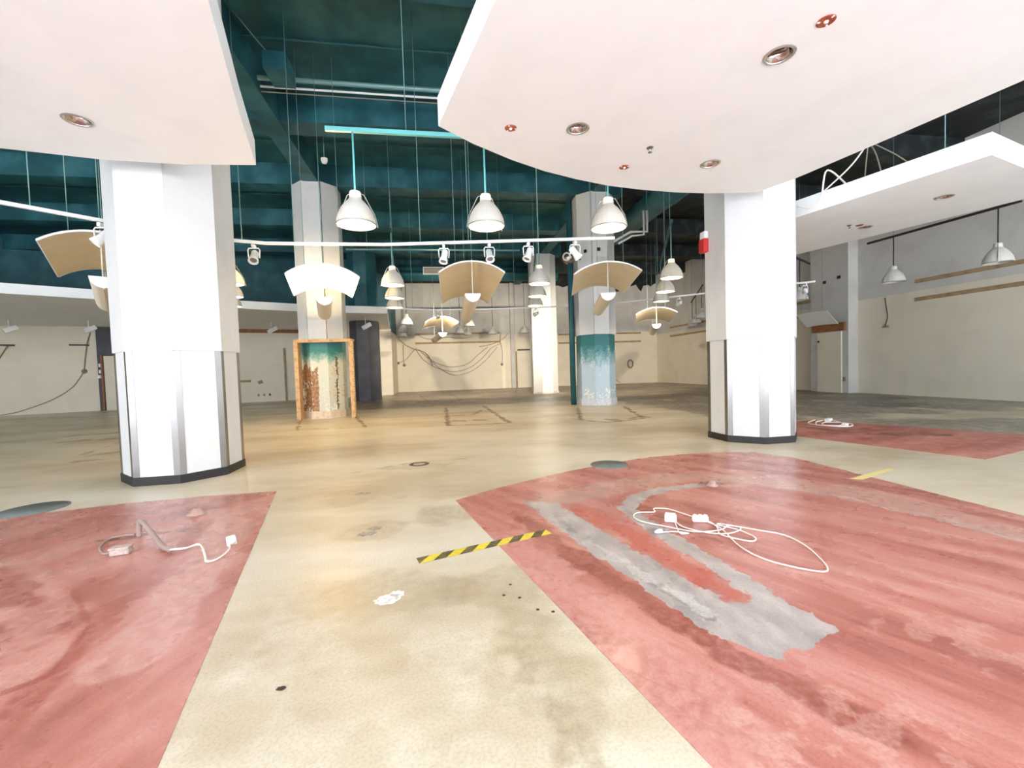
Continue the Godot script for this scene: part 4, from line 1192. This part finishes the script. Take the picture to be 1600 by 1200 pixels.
	part("chain", tube([Vector3(-0.1, 0.34, 0.1), Vector3(-0.3, 0.5, 0.4), Vector3(-0.5, 0.66, 0.8)], 0.012), mats.wire, jb)
	part("hanger", box(Vector3(0.04, 0.36, 0.04)), mats.teal, jb, Vector3(0.1, 0.5, 0))
	var pir := thing("ceiling_sensor", "small white sensor beside the girder above the framed column", "sensor", Vector3(-2.95, 7.25, -12.7))
	part("dome", lathe([Vector2(0, -0.09), Vector2(0.06, -0.07), Vector2(0.09, 0.0), Vector2(0.09, 0.06), Vector2(0, 0.06)], 16), mats.white, pir)
	part("stem", tube([Vector3(0, 0.05, 0), Vector3(0, SLAB_Y - 7.252, 0)], 0.012), mats.wire, pir)
	# red alarm on the right column, loudspeaker and boxes on the blue column
	var al := thing("fire_alarm", "red and white alarm box on the right white column", "alarm", Vector3(4.82, 3.42, -7.3))
	part("red_body", box(Vector3(0.1, 0.24, 0.16)), mats.red, al, Vector3(0, 0.1, 0))
	part("white_top", box(Vector3(0.08, 0.13, 0.14)), mats.white, al, Vector3(0.01, 0.29, 0))
	var sp := thing("loudspeaker", "round grey loudspeaker beside the blue-bottomed column", "loudspeaker", Vector3(4.5, 5.12, -14.5))
	part("body", lathe([Vector2(0, 0), Vector2(0.2, 0), Vector2(0.2, 0.26), Vector2(0.16, 0.3), Vector2(0, 0.3)], 20), mats.steel, sp, Vector3(0, 0, 0), Vector3(PI / 2, -0.6, 0))
	part("cone", lathe([Vector2(0, 0.28), Vector2(0.14, 0.31), Vector2(0.15, 0.3), Vector2(0, 0.29)], 18), mats.cable_white, sp, Vector3(0, 0, 0), Vector3(PI / 2, -0.6, 0))
	part("bracket", box(Vector3(0.34, 0.05, 0.05)), mats.steel, sp, Vector3(0.28, 0, -0.1))
	for a in [[5.09, -14.52, 5.38, PI / 4, "left black box on the upper blue-bottomed column"], [5.5, -14.32, 5.4, 0.0, "right black box on the upper blue-bottomed column"]]:
		tag(part("wall_box", box(Vector3(0.11, 0.11, 0.05)), mats.black, self, Vector3(a[0], a[2], a[1]), Vector3(0, -a[3], 0)), a[4], "box", "black boxes on the column")
	tag(part("wall_plate", box(Vector3(0.4, 0.34, 0.03)), mats.grey_wall, self, Vector3(5.62, 4.98, -14.33)), "grey plate on the upper blue-bottomed column above the reflector", "plate")
	# bracket pipes at the dark right ceiling
	var br := thing("bracket_pipe", "pale bent double pipe bracket right of the blue column's top", "pipe bracket", Vector3(5.86, 5.1, -11.5))
	part("outer_pipe", tube([Vector3(-1.0, -0.28, 0), Vector3(-0.5, 0.0, 0), Vector3(0, 0.02, 0), Vector3(0, 0.6, 0)], 0.035, 8), mats.grey_wall, br)
	part("inner_pipe", tube([Vector3(-0.9, -0.36, 0.1), Vector3(-0.5, -0.14, 0.1), Vector3(-0.15, -0.1, 0.1), Vector3(-0.15, 0.56, 0.1)], 0.03, 8), mats.grey_wall, br)
	part("hanger", tube([Vector3(0, 0.58, 0), Vector3(0, 2.29, 0)], 0.012), mats.teal, br)

	# loose cables on top of the right soffit strip
	var loose := [[[6.45, 4.16, -6.95, 6.54, 4.05, -6.7, 6.6, 4.2, -6.6, 6.72, 4.65, -6.6, 7.1, 4.36, -6.55], 0.014, "cable_white"],
		[[6.75, 4.33, -6.7, 7.2, 4.75, -6.6, 7.5, 5.15, -6.55], 0.014, "cable_white"],
		[[7.35, 4.33, -6.5, 7.45, 4.8, -6.55, 7.5, 5.15, -6.55], 0.01, "cable_grey"],
		[[7.5, 5.15, -6.55, 7.6, 4.9, -6.5, 7.65, 4.33, -6.4], 0.01, "cable_grey"],
		[[7.5, 5.15, -6.55, 7.8, 4.8, -6.3, 8.1, 4.5, -6.2, 8.3, 4.33, -6.2], 0.01, "cable_grey"],
		[[7.5, 5.15, -6.55, 7.0, 5.9, -6.4, 6.9, 8.04, -6.2], 0.014, "cable_grey"]]
	var fan := thing("cable_bundle", "loose white and grey cables fanning out over the right soffit strip", "cables", Vector3(7.5, 4.3, -6.55))
	for a in loose:
		var pts := []
		for k in range(0, a[0].size(), 3):
			pts.append(Vector3(a[0][k], a[0][k + 1], a[0][k + 2]) - fan.position)
		part("cable", tube(smooth_path(pts), a[1]), mats[a[2]], fan)

# ---------------------------------------------------------------- things on the floor
func floor_line(flat: Array, r: float, lifts := {}) -> ArrayMesh:
	var pts := []
	for k in range(0, flat.size(), 2):
		pts.append(Vector3(flat[k], r + 0.003 + lifts.get(k / 2, 0.0) + 0.004 * ((k / 2) % 2), flat[k + 1]))
	return tube(smooth_path(pts), r, 8)

func build_floor_things() -> void:
	# hazard tape: yellow and black pieces
	var a := Vector3(-0.222, 0, -3.212)
	var b := Vector3(0.849, 0, -3.533)
	var tp := thing("hazard_tape", "yellow and black striped tape across the aisle edge", "tape", a, atan2(-(b.z - a.z), b.x - a.x))
	var len := a.distance_to(b)
	var n := 11
	var w := 0.1
	var slant := 0.1
	var yellow := mottled(rgb(232, 206, 60), 0.06, 4.0, 0.5, 71)
	var blackish := mottled(rgb(92, 82, 46), 0.2, 4.0, 0.6, 72)
	for k in n + 1:
		var x0 := len * k / n - slant
		var x1 := len * (k + 1) / n - slant
		var poly := PackedVector2Array([Vector2(clampf(x0, 0, len), w / 2), Vector2(clampf(x1, 0.001, len), w / 2), Vector2(clampf(x1 + slant, 0.002, len), -w / 2), Vector2(clampf(x0 + slant, 0, len - 0.001), -w / 2)])
		if x1 > 0.0:
			part("black_stripe" if k % 2 == 0 else "yellow_stripe", prism(poly, 0.0032, 0.0045), blackish if k % 2 == 0 else yellow, tp)
	var yt := part("floor_tape", prism(PackedVector2Array(V2([0, -0.05, 0.86, -0.32, 0.88, -0.25, 0.1, 0.02])), 0.0032, 0.0044), plain(rgb(226, 210, 140), 0.6), self, Vector3(4.6, 0, -4.2))
	tag(yt, "faded yellow tape on the right edge of the red floor", "tape")

	# white extension cord on the red floor
	var e := thing("extension_cord", "long looped white extension cord lying on the red floor", "cord", Vector3(0, 0.003, 0))
	part("cord", floor_line([1.73, -3.27, 1.84, -3.25, 1.94, -3.2, 1.87, -3.21, 1.95, -3.42, 1.98, -3.5, 1.97, -3.35, 2.05, -3.2, 2.2, -3.12, 2.34, -3.14, 2.41, -3.21, 2.34, -3.26, 2.22, -3.2, 2.0, -3.21, 1.84, -3.38, 1.7, -3.52, 1.68, -3.66, 1.76, -3.75, 1.92, -3.74, 1.96, -3.82, 2.08, -3.79, 2.14, -3.64, 2.2, -3.49, 2.24, -3.29, 2.17, -3.13, 2.21, -3.02, 2.31, -2.94, 2.38, -3.0, 2.36, -3.18, 2.27, -3.3, 2.33, -3.31, 2.5, -3.12, 2.63, -2.99, 2.62, -2.78, 2.56, -2.6, 2.47, -2.44, 2.4, -2.41, 2.27, -2.5, 2.18, -2.65, 2.15, -2.83, 2.19, -3.01, 2.24, -3.2, 2.25, -3.42, 2.2, -3.5], 0.0055), mats.cable_white, e)
	var plug := part("plug", lathe([Vector2(0, 0), Vector2(0.014, 0.004), Vector2(0.018, 0.04), Vector2(0.01, 0.075), Vector2(0, 0.08)], 12), mats.white, e, Vector3(1.75, 0.02, -3.28), Vector3(0, 0.3, PI / 2))
	for s in [-0.009, 0.009]:
		part("pin", lathe([Vector2(0, 0), Vector2(0.0025, 0), Vector2(0.0025, -0.02), Vector2(0, -0.02)], 6), mats.steel, plug, Vector3(0, 0, s))
	var bx := part("switch_box", box(Vector3(0.1, 0.06, 0.075)), mats.white, e, Vector3(1.95, 0.031, -3.5), Vector3(0, -0.5, 0))
	part("lid", box(Vector3(0.085, 0.01, 0.062)), mats.cable_white, bx, Vector3(0, 0.034, 0))
	var so := part("socket_block", box(Vector3(0.13, 0.05, 0.055)), mats.white, e, Vector3(2.19, 0.027, -3.43), Vector3(0, -0.35, 0))
	for k in 3:
		part("socket", lathe([Vector2(0.018, 0.0), Vector2(0.018, 0.014), Vector2(0.012, 0.014), Vector2(0.012, 0.004), Vector2(0, 0.004)], 12), mats.cable_white, so, Vector3(-0.042 + k * 0.042, 0.022, 0.004))

	# torn-out conduit, wires and dusty junction box on the left red floor
	var cd := thing("torn_conduit", "bent dusty conduit with white wires on the left red floor", "conduit", Vector3(-2.74, 0, -4.29))
	var pipe := tube(smooth_path([Vector3(0.02, 0.0, -0.02), Vector3(0.03, 0.12, -0.01), Vector3(0.07, 0.145, 0.02), Vector3(0.2, 0.1, 0.14), Vector3(0.36, 0.045, 0.3), Vector3(0.46, 0.03, 0.4), Vector3(0.54, 0.028, 0.46)]), 0.02, 10)
	part("pipe", pipe, mats.cable_red, cd)
	for k in 2:
		var z := 0.012 * k
		part("wire", tube(smooth_path([Vector3(0.52, 0.03, 0.45 + z), Vector3(0.64, 0.03, 0.45 + z), Vector3(0.74, 0.035 + z, 0.43 + z), Vector3(0.86, 0.014, 0.6 + z), Vector3(0.93, 0.012, 0.72 + z), Vector3(0.99, 0.012, 0.7 + z), Vector3(1.01, 0.02, 0.56 + z), Vector3(0.97, 0.03, 0.45)]), 0.006), mats.cable_white, cd)
	var ws := part("wire_socket", box(Vector3(0.07, 0.075, 0.05)), mats.white, cd, Vector3(0.96, 0.039, 0.4), Vector3(0.2, 0.5, 0.1))
	part("socket_face", lathe([Vector2(0, 0), Vector2(0.026, 0), Vector2(0.026, 0.01), Vector2(0, 0.012)], 14), mats.cable_white, ws, Vector3(0, 0, 0.026), Vector3(PI / 2, 0, 0))
	var jb := thing("dusty_box", "dusty grey connection box with a cable loop on the left red floor", "box", Vector3(-2.6, 0.004, -3.9), -0.1)
	part("body", box(Vector3(0.13, 0.05, 0.08)), mottled(rgb(190, 170, 158), 0.2, 8.0, 0.8, 73), jb, Vector3(0, 0.026, 0), Vector3(0, 0.25, 0))
	part("lid", box(Vector3(0.135, 0.012, 0.085)), mottled(rgb(204, 178, 164), 0.2, 8.0, 0.8, 74), jb, Vector3(0, 0.057, 0), Vector3(0, 0.25, 0))
	part("cable", tube(smooth_path([Vector3(-0.06, 0.02, 0.01), Vector3(-0.14, 0.012, -0.0), Vector3(-0.28, 0.012, -0.14), Vector3(-0.36, 0.012, -0.32), Vector3(-0.3, 0.012, -0.4), Vector3(-0.21, 0.012, -0.41)]), 0.008), mats.cable_red, jb)

	# second white cord beyond the right column
	var c3 := thing("extension_cord", "small tangle of white cord on the dim floor beyond the right column", "cord", Vector3(8.05, 0.003, -7.95))
	part("cord", tube(smooth_path([Vector3(-0.35, 0.01, 0.1), Vector3(0.0, 0.02, -0.25), Vector3(0.4, 0.015, -0.35), Vector3(0.25, 0.03, 0.1), Vector3(-0.1, 0.02, 0.4), Vector3(-0.3, 0.02, 0.2), Vector3(0.05, 0.03, -0.05), Vector3(0.3, 0.02, 0.25), Vector3(0.05, 0.015, 0.5), Vector3(-0.25, 0.02, 0.45), Vector3(-0.35, 0.015, -0.1), Vector3(0.2, 0.02, -0.5)]), 0.012), mats.cable_white, c3)
	part("socket_block", box(Vector3(0.22, 0.07, 0.09)), mats.white, c3, Vector3(0.35, 0.036, -0.3), Vector3(0, 0.5, 0))
	part("plug", box(Vector3(0.12, 0.06, 0.08)), mats.white, c3, Vector3(0.0, 0.031, 0.42), Vector3(0, 0.3, 0))

func _ready() -> void:
	set_camera_and_light()
	make_materials()
	build_floor()
	build_ceiling()
	build_walls()
	build_columns()
	build_soffits()
	build_tracks()
	build_luminaires()
	build_pendants()
	build_fittings()
	build_floor_things()
